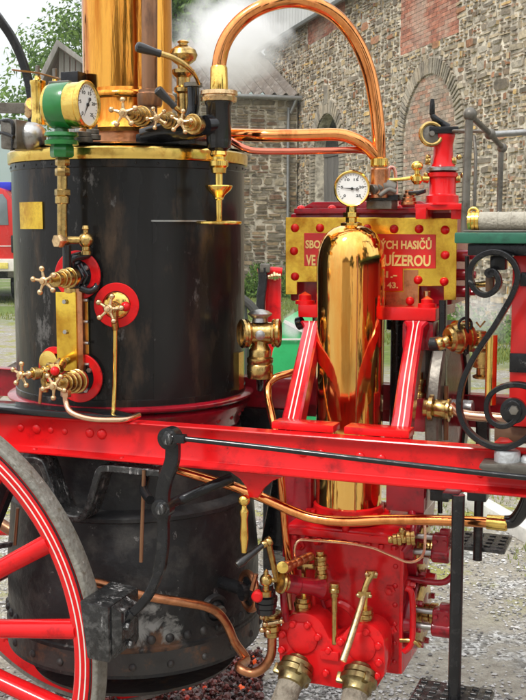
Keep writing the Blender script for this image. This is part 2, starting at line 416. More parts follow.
stain(FBM, fb, fbC(128, 655), .20, (.13, .062, .03), .52, 9)
stain(FBM, fb, fbC(160, 645), .16, (.13, .06, .03), .52, 9)
stain(FBM, fb, fbC(146, 622), .17, (.26, .26, .25), .52, 14)
stain(FBM, fb, fbC(172, 630), .12, (.22, .22, .21), .54, 16)
# mud-hole plugs
def plug(px, py, r, name):
    p = fbC(px, py); n = CN(px, py, .446)
    o = MB().lathe(p - n * .01, n, [(0, r), (.022, r), (.028, r * .92), (.028, r * .7), (.02, r * .62), (.035, r * .45), (.04, r * .2), (.04, 0)], 36).build(name, FIREBOX, fb)
plug(213, 609, .052, 'mud_plug'); 
p = fbC(213, 609, .026); n = CN(213, 609, .446)
MB().hexn(p, p + n * .022, .021).build('plug_nut', GREY, fb)
# ash pan with hot coals hanging under the firebox
pan = MB().lathe(B, Z, [(ZE - .10, .30), (ZE - .10, .36), (ZE - .085, .37), (ZE - .085, .30)], 48).build('ash_pan', RUST, eng)

# ---- frame beams (channel section opening to the outside)
def channel(name, v0, sgn, s0, s1):
    m = MB(); zb = BEAMT - .121
    pr = [(-.008, zb), (.0, zb), (.036, zb - .0), (.040, zb + .003), (.040, zb + .008), (.012, zb + .017), (.007, zb + .026), (.006, BEAMT - .016), (.009, BEAMT - .009), (.022, BEAMT - .007), (.024, BEAMT - .003), (.022, BEAMT), (-.03, BEAMT), (-.033, BEAMT - .003), (-.03, BEAMT - .006), (-.008, BEAMT - .01)]
    poly = [E(s0, v0 + sgn * a, z) for a, z in pr]
    m.prism(poly, U * (s1 - s0))
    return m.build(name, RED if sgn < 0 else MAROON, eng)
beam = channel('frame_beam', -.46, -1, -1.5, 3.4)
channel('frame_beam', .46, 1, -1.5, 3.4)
for px, py, r in ((21, 427.5, 4.2), (37, 428.5, 5.2), (51, 430, 3.5), (65, 431.5, 3.5), (90, 433, 5), (102, 434, 5.6), (303, 452.5, 5), (321, 453.5, 5), (360, 457, 5.5), (381, 459, 5.5), (480, 474, 4)):
    p = P(px, py, -.466); MB().dome(p, -N, px2m(r, p.y), px2m(r, p.y) * .6).build('rivet', RED, beam)
for px, py in ((35, 449), (122, 458), (257, 471.5), (444, 487), (478, 490)):
    p = P(px, py, -.486); MB().dome(p + Z * -.003, Z, .010, .009).build('bolt_head', RED, beam)
# a thin light line of lining along the top lip
# black footplate lying on the beam
m = MB(); zt = BEAMT + .021
m.prism([E(-1.2, -.50, BEAMT + .002), E(.245, -.50, BEAMT + .002), E(.245, -.455, BEAMT + .002), E(.12, -.385, BEAMT + .002), E(-1.2, -.385, BEAMT + .002)], Z * .020, .003)
m.build('foot_plate', BLACKGLOSS, eng)

# ---- chimney
chz = lambda py: Q(127, py, 3.55).z
ch = MB().lathe(B, Z, [(chz(96), .152), (chz(-160), .152)], 72).build('chimney', CHIM, eng)
MB().lathe(B, Z, [(chz(97), .150), (chz(97), .156), (chz(95.5), .161), (chz(93), .163), (chz(90.5), .160), (chz(89), .154), (chz(86), .1525)], 72).build('chimney_bead', CHIM, ch)
MB().lathe(B, Z, [(chz(131), .12), (chz(131), .163), (chz(127), .170), (chz(124), .164), (chz(118), .154), (chz(97), .152)], 72).build('chimney_skirt', CHIM, ch)
MB().lathe(B, Z, [(ZR + .01, .165), (ZR + .014, .150), (chz(131), .148)], 72).build('chimney_base', DULLCOP, ch)
MB().lathe(B, Z, [(chz(-160), .150), (chz(-160), .19), (chz(-165), .20), (chz(-170), .19), (chz(-175), .15), (chz(-175), .14), (chz(-160), .14)], 72).build('chimney_cap', BRASS, ch)
# exhaust pipe in front of the chimney
yy = 3.45
ex = MB().tube([Q(150, -170, 3.45), Q(149.5, 20, yy), Q(149.5, 143, yy)], .0255, 20, smooth=0).build('exhaust_pipe', BROWNPIPE, eng)
MB().lathe(Q(150, 107, yy), Z, [(0, .026), (0, .036), (.008, .04), (.04, .042), (.045, .037), (.052, .037), (.056, .028)], 24).build('pipe_collar', BROWNPIPE, ex)
MB().lathe(Q(149.5, 144, yy), Z, [(0, .05), (.006, .05), (.01, .03)], 24).build('pipe_foot', BROWNPIPE, ex)

# ---- hand wheels
def star(c, ax, R, m, parent, arms=5, a0=.3, name='hand_wheel'):
    R *= 1.04
    b = MB(); x, y, ax = b.frame(ax)
    b.lathe(c - ax * R * .22, ax, [(0, R * .2), (R * .1, R * .34), (R * .4, R * .34), (R * .5, R * .22), (R * .62, R * .2), (R * .66, 0)], 20)
    for k in range(arms):
        a = a0 + 2 * math.pi * k / arms; d = x * math.cos(a) + y * math.sin(a)
        b.tube([c + d * R * .25, c + d * R * .6, c + d * R * .88], [R * .15, R * .11, R * .10], 8, smooth=0)
        b.ball(c + d * R * .97, R * .225, n=12)
    return b.build(name, m, parent)
def nutstack(m, a, b, rs, n=24):                 # ribbed valve body along a -> b
    L = (b - a).length; k = len(rs); prof = []
    for i, r in enumerate(rs):
        t0, t1 = L * i / k, L * (i + 1) / k; bv = L / k * .12
        prof += [(t0 + .0002, r * .93), (t0 + bv, r), (t1 - bv, r), (t1 - .0002, r * .93)]
    return m.lathe(a, b - a, prof, n)

# ---- big pressure gauge in a green case
gy = 3.22
ga = P(62, 106, -.43); gax = U.copy()
gc = Q(61, 106, gy)
r = .067
gauge = MB().lathe(gc - gax * .022, gax, [(0, r * .97), (.0, r * 1.0), (.003, r * 1.02), (.060, r * 1.02), (.063, r)], 48).build('pressure_gauge', GREENP, eng)
MB().lathe(gc - gax * .022, -gax, [(0, r * .98), (.010, r * .96), (.018, r * .8), (.022, r * .5), (.024, 0)], 48).build('case_back', BRASS, gauge)
MB().lathe(gc + gax * .034, gax, [(0, r * .97), (.004, r), (.045, r), (.05, r * 1.06), (.060, r * 1.06), (.064, r * 1.0), (.063, r * .92), (.056, r * .90)], 48, cap=False).build('bezel', BRASS, gauge)
def dial(c, ax, R, parent, name='dial', needle=math.pi, ntick=25, up=Z):
    x = up.cross(ax).normalized(); y = ax.cross(x).normalized()
    d = MB().lathe(c, ax, [(-.003, R), (0, R), (0, 0)], 48).build(name, DIAL, parent)
    t = MB()
    for k in range(ntick + 1):
        a = rad(225) - rad(270) * k / ntick; e = x * math.cos(a) + y * math.sin(a); tn = ax.cross(e)
        L = .15 if k % 5 == 0 else .08; w = R * (.018 if k % 5 == 0 else .009)
        t.box(c + e * R * (.9 - L / 2) + ax * .001, e * R * L / 2, tn * w, ax * .0004, 0)
    for k, s in enumerate(('0', '5', '10', '15', '20', '25')):
        a = rad(225) - rad(54) * k; q = c + (x * math.cos(a) + y * math.sin(a)) * R * .62
        w = R * .09 * len(s)
        lettering(t, s, q - x * w - y * R * .075, x, y, w * 2 * .85, R * .16, .0004)
    e = x * math.cos(needle) + y * math.sin(needle); tn = ax.cross(e)
    t.prism([c + ax * .003 - e * R * .28 + tn * R * .02, c + ax * .003 - e * R * .28 - tn * R * .02, c + ax * .003 + e * R * .1 - tn * R * .035, c + ax * .003 + e * R * .72, c + ax * .003 + e * R * .1 + tn * R * .035], ax * .0008)
    t.lathe(c + ax * .001, ax, [(0, R * .09), (.004, R * .08), (.005, 0)], 16)
    t.torus(c + ax * .003 - e * R * .33, ax, R * .07, R * .025, 16, 6)
    t.build('dial_marks', INK, parent)
dial(gc + gax * .090, gax, r * .92, gauge, needle=rad(235))
m = MB().lathe(gc - Z * .115, Z, [(0, .05), (.012, .052), (.016, .04), (.022, .04), (.026, .052), (.036, .05), (.038, .022), (.06, .018)], 32)
m.hexn(gc - Z * .152, gc - Z * .115, .036)
m.build('gauge_stand', GREENP, gauge)
MB().box(gc + Z * r * 1.03, U * .035, N * .012, Z * .004).build('case_strap', GREY, gauge)
for dz, k in ((0, -1), (0, 1)):
    MB().dome(gc - Z * .088 + U * .04 * k - N * .0, Z, .006).build('stud', STEEL, gauge)
# brass pipe from the gauge down to the water gauge
yp = 3.24
b = MB(); q = lambda py: Q(62.5, py, yp)
b.cyl(q(238), q(156), .0155)
b.hexn(q(176), q(168), .023); b.hexn(q(166), q(158), .022); b.cyl(q(204), q(196), .022); b.hexn(q(196), q(189), .024)
gp = b.build('gauge_pipe', AGED, eng)
MB().hexn(Q(56, 241, yp - .02), Q(66, 241, yp + .01), .022).build('pipe_plug', PALEB, gp)
b = MB(); a1 = Q(63, 240, yp); a2 = Q(86, 240, yp + .02)
b.cyl(a1, a2, .012); b.ball(a2, .024); b.lathe(a2, Z, [(.02, .008), (.03, .008), (.034, .012), (.044, .009), (.048, 0)], 16)
b.lathe(a2, -Z, [(.015, .012), (.03, .012), (.034, .016), (.045, .016)], 16)
b.build('gauge_cock', AGED, gp)

# ---- water gauges on the boiler: red rings, black flanges, star valves
def ring(px, py, Rpx, rin, off=.004, name='valve_ring'):
    n = CN(px, py); p = C(px, py); rr = px2m(Rpx, p.y)
    # ring stands on a flat pad so it is flat
    pad = MB().lathe(p - n * .03, n, [(0, rr * .93), (.03 + off, rr * .93)], 40).build(name, BLACK, eng)
    MB().annulus(p + n * off, n, px2m(rin, p.y), rr, .008).build('red_ring', RED, pad)
    MB().lathe(p + n * off, n, [(0, px2m(rin, p.y) * 1.01), (.004, px2m(rin, p.y)), (.005, 0)], 40).build('flange_face', BLACKGLOSS, pad)
    return pad, p, n
p1, c1, n1 = ring(80, 275, 24.5, 15, .012)
p2, c2, n2 = ring(117, 305, 22.5, 14, .004)
p4, c4, n4 = ring(57, 367, 21, 14, .004)
p3, c3, n3 = ring(82, 377, 25, 16, .014)
# upper valve
b = MB(); x0 = c1 + n1 * .015
nutstack(b, c1 + n1 * .015, c1 + n1 * .055, [.045, .040], 6)
b.tube([c1 + n1 * .03 + Z * .0, c1 + n1 * .06 + Z * .05, Q(88, 254, 3.29), Q(86, 246, 3.265)], .014, 12)
b.tube([Q(93, 270, 3.30), Q(97, 285, 3.29), Q(90, 291, 3.28), Q(80, 288, 3.27)], .011, 12)
b.cyl(Q(67, 282, 3.24), Q(67, 245, 3.24), .013)
b.build('valve_body', BLACKGLOSS, p1)
for k in range(4):
    a = .6 + k * 1.57; xx, y2, _ = MB().frame(n1)
    for (cc, nn, R, pp) in ((c1, n1, .042, p1), (c3, n3, .046, p3)):
        x3, y3, _ = MB().frame(nn); pt = cc + nn * .018 + (x3 * math.cos(a) + y3 * math.sin(a)) * R
        MB().hexn(pt, pt + nn * .012, .0085).build('flange_nut', STEEL, pp)
vs = Q(74, 277, 3.245); ve = Q(49, 280.5, 3.13)
d = (ve - vs)
b = MB(); nutstack(b, vs, vs + d * .42, [.027, .031, .026, .029], 28); nutstack(b, vs + d * .42, vs + d * .78, [.025, .019, .023], 12); b.cyl(vs + d * .7, ve, .008)
v1 = b.build('gauge_valve', AGED, eng); star(Q(44.5, 281, 3.10), ve - vs + V((0, -.05, 0)), px2m(12.5, 3.1), PALEB, v1, 5, .5)
b = MB(); b.tube([c1 + n1 * .02, vs], .022, 16, smooth=0); b.build('valve_neck', BLACKGLOSS, v1)
# gauge-glass guard: brass front, copper side
g0 = P(56, 294, -.43); g1 = P(76, 290, -.43); zt_, zb_ = P(65, 292, -.43).z, P(66, 371, -.43).z
sA = (g0 - B).dot(U); sB = (g1 - B).dot(U)
guard = MB().ebox(sA, sB, -.432, -.424, zb_, zt_, .0015).build('glass_guard', PLATE, eng)
MB().ebox(sB - .001, sB + .020, -.428, -.375, zb_ - .004, zt_ + .012, .002).build('guard_side', DULLCOP, guard)
MB().ebox(sB - .001, sB + .026, -.403, -.397, zb_ - .006, zt_ + .016, .001).build('guard_rib', BRASS, guard)
MB().ebox(sA + .004, sB - .004, -.42, -.385, zb_ + .004, zt_ - .004, .003).build('gauge_glass', BLACKGLOSS, guard)
for i, f in enumerate((.12, .5, .86)):
    z = zt_ + (zb_ - zt_) * f
    MB().hexn(E((sA + sB) / 2, -.432, z), E((sA + sB) / 2, -.443, z), .008).build('guard_nut', STEEL, guard)
for i in range(4):
    z = zt_ + (zb_ - zt_) * (.1 + i * .27)
    for vv in (-.415, -.384): MB().cyl(E(sB + .015, vv, z), E(sB + .034, vv, z), .0055, n=10).build('guard_stud', STEEL, guard)
b = MB(); nutstack(b, E((sA + sB) / 2 + .012, -.405, zt_ - .004), E((sA + sB) / 2 + .012, -.405, zt_ + .03), [.03, .022], 16)
b.build('guard_gland', AGED, guard); b = MB()
nutstack(b, E((sA + sB) / 2 + .012, -.405, zb_ - .028), E((sA + sB) / 2 + .012, -.405, zb_ + .002), [.022, .03], 16)
b.build('guard_gland', AGED, guard)
# lower valves
vs = Q(78, 381, 3.26); ve = Q(58, 384, 3.13); d = ve - vs
b = MB(); nutstack(b, vs, vs + d * .35, [.038, .033, .036], 28); nutstack(b, vs + d * .35, vs + d * .85, [.032, .028, .024], 16); b.cyl(vs + d * .7, ve, .008)
v2 = b.build('gauge_valve', AGED, eng); star(Q(54, 386, 3.09), ve - vs + V((0, -.06, 0)), px2m(12, 3.09), PALEB, v2, 5, .9)
b = MB(); b.tube([c3 + n3 * .02, vs], .024, 16, smooth=0); b.build('valve_neck', BLACKGLOSS, v2)
vs = Q(58, 369, 3.2); ve = Q(27, 375, 3.14); d = ve - vs
b = MB(); nutstack(b, vs, vs + d * .3, [.022, .026], 6); nutstack(b, vs + d * .3, ve, [.018, .014, .020, .012], 16); b.tube([Q(59, 369, 3.2), Q(62, 362, 3.25), c4 + n4 * .012], .016, 12); b.ball(Q(60, 381, 3.17), .02); b.cyl(Q(45, 382, 3.17), Q(45, 392, 3.17), .01); b.tube([Q(45, 372, 3.16), Q(45, 384, 3.17), Q(60, 384, 3.17)], .010, 10)
v3 = b.build('test_cock', AGED, eng); star(Q(21.5, 375, 3.11), ve - vs + V((0, -.08, .0)), px2m(11.5, 3.11), PALEB, v3, 5, .2)
MB().ball(Q(55, 371, 3.155), px2m(4.8, 3.155)).build('red_knob', RED, v3)
MB().lathe(C(52, 362) + n4 * .012, n4, [(0, .038), (.006, .038), (.008, .03), (.008, 0)], 28).build('brass_disc', BRASS, p4)
# curved brass drain tube
b = MB(); b.tube([Q(66, 392, 3.12), Q(66, 402, 3.12), Q(71, 412, 3.10), Q(88, 418.5, 3.09), Q(110, 420, 3.10), Q(128, 419, 3.12), Q(139, 415, 3.17)], .0085, 12)
b.hexn(Q(66, 397, 3.12), Q(66, 390, 3.12), .016); b.build('drain_tube', PALECOP, eng)
b = MB(); b.tube([Q(41, 388, 3.16), Q(40.5, 396, 3.16), Q(40, 403, 3.17)], .005, 8); b.build('drip_tube', DULLCOP, eng)
# small try-cock in the middle ring
MB().lathe(c2 + n2 * .004, n2, [(0, .040), (.006, .042), (.012, .036), (.016, .03), (.016, 0)], 32).build('brass_boss', BRASS, p2)
b = MB(); q = C(116, 306, off=.02); q2 = C(115, 307, off=.085)
nutstack(b, q, q2, [.02, .016, .013], 16); b.tube([C(116, 308, off=.05), C(116.5, 318, off=.045), C(117, 328, off=.03)], [.014, .012, .011], 12)
v4 = b.build('try_cock', AGED, eng); star(C(113.5, 307, off=.085), n2 + V((-.25, 0, .1)), px2m(13, 3.2), PALEB, v4, 5, .1)
MB().cyl(C(114, 307, off=.07), C(122.5, 305, off=.07), .006).build('cock_stem', AGED, v4)
MB().ball(C(126.5, 305, off=.065), px2m(5, 3.2)).build('red_knob', RED, v4)
b = MB(); b.tube([C(116.5, 324, off=.03), C(116.5, 340, off=.027), C(116, 380, off=.027), C(116, 411, off=.05)], .0072, 12); b.build('drip_pipe', BRASS, eng)

# ---- manifold and valves on top of the boiler
mf = MB().tube([Q(143, 137, 3.40), Q(165, 132, 3.38), Q(190, 129, 3.33), Q(206, 125, 3.27)], [.03, .034, .034, .03], 20).build('steam_manifold', BLACKGLOSS, eng)
MB().box(Q(172, 140, 3.42), U * .105, N * .05, Z * .020, .008).build('manifold_base', BLACK, mf)
def topvalve(px, py, y, bx, by, byy, R, arms, a0, rs):
    h = Q(px, py, y); bb = Q(bx, by, byy)
    b = MB(); nutstack(b, bb, bb + (h - bb) * .72, [q_ * .80 for q_ in rs], 24); b.cyl(bb + (h - bb) * .6, h, .008)
    v = b.build('steam_valve', AGED, eng); star(h, h - bb + V((0, -.04, 0)), px2m(R, y), PALEB, v, arms, a0); return v
topvalve(123.5, 113, 3.14, 146, 117, 3.36, 12.5, 5, .35, [.036, .04, .034, .028, .022, .018])
topvalve(157, 118, 3.16, 172, 121, 3.34, 9.5, 5, .7, [.03, .034, .028, .02, .018])
topvalve(181, 122, 3.12, 200, 125.5, 3.24, 10.5, 5, .1, [.026, .034, .038, .028, .018])
# lever cocks
def lever(g0, g1, rod, base, r=.0135):
    b = MB(); L = (g1 - g0).length
    b.lathe(g0, g1 - g0, [(0, 0), (.003, r * .8), (L * .1, r * 1.15), (L * .3, r * 1.12), (L * .8, r * .78), (L * .97, r * .85), (L, r * .7)], 20)
    o = MB().tube(rod, [.0085] * (len(rod) - 2) + [.006, .005] if len(rod) > 3 else .0075, 12).build('lever', AGED, eng)
    b.build('grip', WOODH, o); return o
lever(Q(135, 46, 3.16), Q(161, 54, 3.18), [Q(160, 53.6, 3.18), Q(172, 57.5, 3.19), Q(185, 65, 3.21), Q(194, 74, 3.24), Q(199, 84, 3.28)], None)
lever(Q(156, 88, 3.12), Q(175, 107, 3.14), [Q(174.5, 106.5, 3.14), Q(180, 112, 3.16), Q(186, 121, 3.24)], None, .0125)
# whistle
wb = Q(184, 143, 3.46); wz = lambda py: Q(184, py, 3.46).z - wb.z
wh = MB().lathe(wb, Z, [(0, .03), (wz(120), .03), (wz(118), .02), (wz(94), .02), (wz(92), .030), (wz(88), .030), (wz(86), .022), (wz(78), .022), (wz(76), .030), (wz(73.5), .036), (wz(70), .036), (wz(68), .018), (wz(65), .018), (wz(63), .028), (wz(60), .040), (wz(55), .046), (wz(50), .040), (wz(47), .026), (wz(45), .014), (wz(43.5), .014), (wz(42), .020), (wz(40.5), .012), (wz(39), 0)], 32).build('whistle', AGED, eng)
b = MB(); b.tube([Q(193, 86, 3.36), Q(193.5, 105, 3.36), Q(190, 118, 3.36), Q(183, 127, 3.38)], .0195, 16); b.build('elbow_pipe', BLACKGLOSS, wh)
MB().lathe(Q(193, 87, 3.36), Z, [(0, .024), (0, .029), (.012, .029), (.012, .02), (.014, 0)], 24).build('elbow_flange', GREY, wh)

# ---- safety valves behind the gauge, grey box at the left
def lock(px0, px1, pyt, pyb, y):
    c = Q((px0 + px1) / 2, pyb, y); rr = px2m((px1 - px0) / 2, y); H = Q(0, pyt, y).z - Q(0, pyb, y).z
    o = MB().lathe(c, Z, [(0, rr), (H * .1, rr * 1.08), (H * .16, rr), (H * .8, rr), (H * .84, rr * 1.1), (H * .9, rr * 1.1), (H * .93, rr * .5), (H, rr * .4)], 28).build('safety_valve', BRASS, eng)
    MB().cyl(c + Z * H * .95, c + Z * (H + .035), .008).build('valve_spindle', GREY, o)
    return o
sv = lock(32, 46, 76, 125, 3.72); lock(50, 62, 79, 125, 3.74)
MB().strip([Q(13, 70, 3.6), Q(38, 73, 3.7), Q(60, 79, 3.74)], .006, .012).build('spring_lever', STEEL, sv)
MB().box(Q(74, 80, 3.6), U * .033, N * .03, Z * .024, .003).build('black_box', BLACK, eng)
b = MB(); b.lathe(Q(35, 136, 3.40), -U, [(-.03, .02), (-.02, .035), (0, .043), (.03, .046), (.07, .046), (.072, .03)], 32)
gb = b.build('injector', STEEL, eng)
MB().box(Q(15, 135, 3.38), U * .030, N * .035, Z * .045, .006).build('injector_box', GREY, gb)
MB().tube([Q(-8, 134, 3.4), Q(3, 133, 3.36), Q(14, 137, 3.33)], .006, 8).build('wire_rod', BLACK, gb)
MB().tube([Q(-8, 126, 3.4), Q(4, 121, 3.36), Q(13, 124, 3.34), Q(13, 150, 3.35)], .007, 8).build('strap', BLACK, gb)
MB().strip([Q(-60, 107, 3.95), Q(38, 108.5, 3.95)], .038, .012).build('rear_rail', GREY, eng)
b = MB(); nutstack(b, Q(34, 104, 3.85), Q(30, 114, 3.9), [.03, .022]); b.build('rail_knob', PALEB, eng)
b = MB(); b.strip(crv([Q(-70, 22, 3.9), Q(-36, 6, 3.9), Q(-10, 10, 3.9), Q(3, 24, 3.9), Q(15, 43, 3.9), Q(25, 68, 3.9), Q(31, 95, 3.9), Q(33, 135, 3.9)]), .030, .02)
b.build('hoop_rail', BLACK, eng)
b = MB(); nutstack(b, Q(93, 140, 3.36), Q(93, 124, 3.36), [.025, .02, .015]); nutstack(b, Q(82, 143, 3.34), Q(82, 132, 3.34), [.035, .03], 12); b.build('pipe_union', GREY, eng)

# ---- the great copper arch, its valve and its oil cup
ya = 3.30
ar = crv([Q(218.5, 84, ya), Q(219, 66, ya), Q(223, 47, ya), Q(232, 30.5, ya), Q(247, 15.5, ya), Q(267, 5, ya), Q(291, .5, ya + .03), Q(315, 4.5, ya + .05), Q(338, 18, ya + .08), Q(356, 41, ya + .1), Q(368, 69, ya + .11), Q(374.5, 100, ya + .12), Q(378, 130, ya + .12), Q(379, 160, ya + .12)], 6)
arch = MB().tube(ar, .0222, 24, smooth=0).build('arch_pipe', COPPER, eng)
b = MB(); zz = lambda py, y=ya: Q(219, py, y)
b.lathe(zz(90), Z, [(0, .0245), (.0, .028), (.066, .026), (.072, .0225)], 28).build('pipe_ferrule', BRASS, arch)
f2 = Q(379, 167, ya + .12); MB().lathe(f2, Z, [(0, .026), (.004, .029), (.026, .029), (.03, .022)], 28).build('pipe_ferrule', BRASS, arch)
MB().lathe(Q(379, 198, ya + .12), Z, [(0, .032), (.01, .032), (.012, .029), (.09, .029), (.096, .024)], 28).build('pipe_socket', DULLCOP, arch)
vb = MB().lathe(zz(151), Z, [(0, .026), (.008, .036), (.03, .0385), (.135, .0385), (.142, .043), (.15, .043)], 32).build('stop_valve', BLACKGLOSS, eng)
MB().lathe(zz(102.5), Z, [(0, .04), (.002, .054), (.014, .056), (.016, .05), (.020, .05), (.022, .058), (.034, .056), (.036, .03)], 36).build('valve_flange', PALEB, vb)
MB().tube([Q(206, 125, 3.27), Q(216, 124, 3.29)], .03, 18, smooth=0).build('valve_neck', BLACKGLOSS, vb)
b = MB(); c0 = zz(224)
H = lambda py: zz(py).z - c0.z
oc = b.lathe(c0, Z, [(0, .009), (H(200), .0105), (H(199), .015), (H(197.5), .015), (H(196.5), .018), (H(195), .020), (H(190), .038), (H(186.5), .043), (H(185.5), .042), (H(188), .012), (H(174), .012), (H(173), .022), (H(168), .024), (H(166), .030), (H(161), .030), (H(160), .022), (H(157), .022), (H(155), .027), (H(151), .024)], 32).build('oil_cup', BRASS, eng)
MB().lathe(zz(224.5), Z, [(0, .03), (0, .068), (.003, .071), (.009, .071), (.011, .068), (.011, .01)], 48).build('brass_disc', BRASS, oc)
# two horizontal copper pipes
yh = 3.36
h1 = MB().tube([Q(216, 150, 3.60), Q(217, 139, 3.60), Q(222, 135, 3.56), Q(233, 134.5, 3.48), Q(262, 135.5, 3.41), Q(300, 135.5, 3.40), Q(335, 134.5, 3.40), Q(352, 138, 3.40), Q(366, 146, 3.405), Q(377, 158, 3.42)], .0200, 20).build('copper_pipe', COPPER, eng)
MB().tube([Q(206, 149, 3.60), Q(208, 142, 3.56), Q(218, 139, 3.46), Q(229, 140, 3.39), Q(236, 144, 3.37), Q(246, 148.8, 3.36), Q(258, 151.2, 3.36), Q(290, 151.4, 3.36), Q(330, 150.6, 3.38), Q(358, 150, 3.42), Q(374, 153, 3.46)], .0105, 16).build('copper_pipe', mat('red_tinted_copper', (.75, .22, .14), .2, 1, .1, 9), eng)

# ---- air vessel (copper cylinder) with its gauge
VY = 3.41
vc = Q(350, 350, VY); vc = V((vc.x, vc.y, 0)); RV = px2m(34.3, VY)
# keep it on the axis of the engine
vz = lambda py, y=VY: Q(350, py, y).z
prof = [(vz(520), RV * .97), (vz(268), RV), (vz(258), RV * .985), (vz(248), RV * .93), (vz(240), RV * .85), (vz(233), RV * .72), (vz(228.5), RV * .55), (vz(226), RV * .36), (vz(225), RV * .25), (vz(224), .03), (vz(223), 0)]
vs_ = MB().lathe(vc, Z, prof, 96).build('air_vessel', VESS, eng)
MB().tube([vc + V((.012, -RV - .0005, vz(255))), vc + V((.012, -RV - .0005, vz(520)))], .0014, 6, smooth=0).build('solder_seam', DULLCOP, vs_)
vf = Q(350, 522, VY - .14).z
vfl = MB().lathe(vc + Z * (vf - .02), Z, [(0, .135), (.004, .142), (.020, .142), (.024, .138), (.024, .118), (.045, .116), (.05, .108)], 64).build('vessel_flange', RED, eng)
for k in range(10):
    a = .35 + 2 * math.pi * k / 10; MB().hexn(vc + V((.128 * math.cos(a), .128 * math.sin(a), vf + .002)), vc + V((.128 * math.cos(a), .128 * math.sin(a), vf + .016)), .010).build('bolt_head', RED, vfl)
MB().lathe(vc + V((-.02, -.142, vf - .024)), Z, [(-.03, 0), (-.026, .008), (0, .012), (.01, .012)], 16).build('lug', RED, vfl)
b = MB(); c0 = vc + Z * vz(226)
h = lambda py: vz(py) - vz(226)
b.lathe(c0, Z, [(0, .034), (h(223), .034), (h(222), .022)], 6); b.lathe(c0, Z, [(h(223), .018), (h(218), .018), (h(217), .026), (h(212.5), .026), (h(212), .017), (h(206), .016)], 6)
vg = b.build('gauge_neck', BRASS, vs_)
gc2 = Q(352, 189, VY); gx = V((-.10, -1, .03)).normalized(); gr = px2m(17.8, VY)
vg = MB().lathe(gc2 + gx * -.022, gx, [(0, gr * .8), (.004, gr * .93), (.03, gr * .95), (.034, gr * 1.0), (.042, gr * 1.0), (.046, gr * .95), (.044, gr * .88), (.040, gr * .86)], 56, cap=False).build('vessel_gauge', BRASS, eng)
dial(gc2 + gx * .0165, gx, gr * .88, vg, needle=rad(176))

# ---- bed, brass name plate and steam cylinder behind it
bed0, bed1 = P(385, 320, .02).z, P(385, 307, .02).z
def S_(px, v, py=300): return (P(px, py, v) - B).dot(U)
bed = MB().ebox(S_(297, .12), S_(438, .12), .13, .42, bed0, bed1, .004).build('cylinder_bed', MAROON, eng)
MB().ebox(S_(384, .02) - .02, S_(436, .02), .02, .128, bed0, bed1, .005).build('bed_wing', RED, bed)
MB().ebox(S_(298, .02), S_(319, .02) + .01, .02, .128, bed0, bed1, .005).build('bed_wing', RED, bed)
MB().ebox(S_(402, .03), S_(434, .03), .03, .12, P(400, 350, .03).z, bed0 - .001, .012).build('guide_block', MAROON, bed)
MB().cyl(P(297, 324, .05), P(303, 322, .05), .022).build('black_knob', BLACKGLOSS, bed)
for px, py, rr, hh in ((305, 300, .022, .03), (427, 302, .02, .025)):
    p = P(px, py + 6, .06); p.z = bed1
    MB().lathe(p, Z, [(0, rr * 1.5), (.012, rr * 1.5), (.014, rr), (hh, rr), (hh + .012, 0)], 20).build('bed_bolt', RED, bed)
MB().cyl(P(427, 300, .11) * 1, P(427, 291, .11), .012).build('oil_cup', PALEB, bed)
# steam cylinder block
ctop = P(350, 210, .16).z
cb = MB().ebox(S_(290, .16), S_(452, .16), .16, .50, bed1, ctop - .01, .01).build('steam_cylinder', MAROON, eng)
m = MB().ebox(S_(294, .15), S_(448, .15), .145, .52, ctop - .012, ctop + .006, .004)
m.build('cylinder_cover', MAROON, cb)
b = MB(); b.prism([E(S_(299, .2), .2, ctop + .006), E(S_(312, .2), .2, ctop + .03), E(S_(418, .2), .2, ctop + .03), E(S_(432, .2), .2, ctop + .006)], N * .26, .008)
b.build('cover_dome', MAROON, cb)
for px in (301, 332, 398, 420, 440):
    p = P(px, 212, .17); p.z = ctop + .004; MB().dome(p, Z, .016, .014).build('cover_bolt', RED, cb)
for py in (228, 258, 282):
    p = P(288, py, .17); MB().dome(E(S_(290, .16) + .002, .20, p.z), -U, .02, .02).build('side_bolt', MAROON, cb)
for py in (256, 275, 292):
    p = P(459, py, .17); MB().cyl(E(S_(452, .16) - .01, .20, p.z), E(S_(452, .16) + .05, .20, p.z), .020).build('side_bolt', MAROON, cb)
    MB().hexn(E(S_(452, .16) + .05, .20, p.z), E(S_(452, .16) + .07, .20, p.z), .014).build('side_nut', MAROON, cb)
# plate
pv = .132
po = [(285.5, 217.5), (457, 218), (456, 300), (443.5, 300), (443.5, 286), (419, 286), (419, 307), (385, 307), (320, 304), (320, 282), (297, 282), (297, 294.5), (285.5, 294.5)]
name_plate = MB().prism([P(x, y, pv) for x, y in po], N * .008, .0012, 1).build('name_plate', PLATE, eng)
po = [(304, 233), (435.5, 234.5), (435.5, 268.5), (402.5, 268.5), (402.5, 291), (340, 290), (340, 266), (304, 266)]
sign = MB().prism([P(x, y, pv - .003) for x, y in po], N * .0028, .0008, 1).build('red_panel', SIGNRED, name_plate)
MB().prism([P(x, y, pv - .0015) for x, y in [(403.5, 270), (418, 270), (418, 306), (386, 306), (386, 292), (403.5, 292)]], N * .0014).build('copper_sheet', DULLCOP, name_plate)
for px, py in ((295, 228), (320, 228), (367, 228.5), (394, 229), (419, 229), (445, 230), (294, 251), (445, 255), (295, 276.5), (418, 280), (444, 281.5), (410, 301)):
    p = P(px, py, pv); o = MB().lathe(p, -N, [(0, .0145), (.003, .0145), (.006, .0125), (.011, .0105), (.014, .006), (.015, 0)], 20).build('bolt_head', RED, name_plate)
pw = pv - .0031
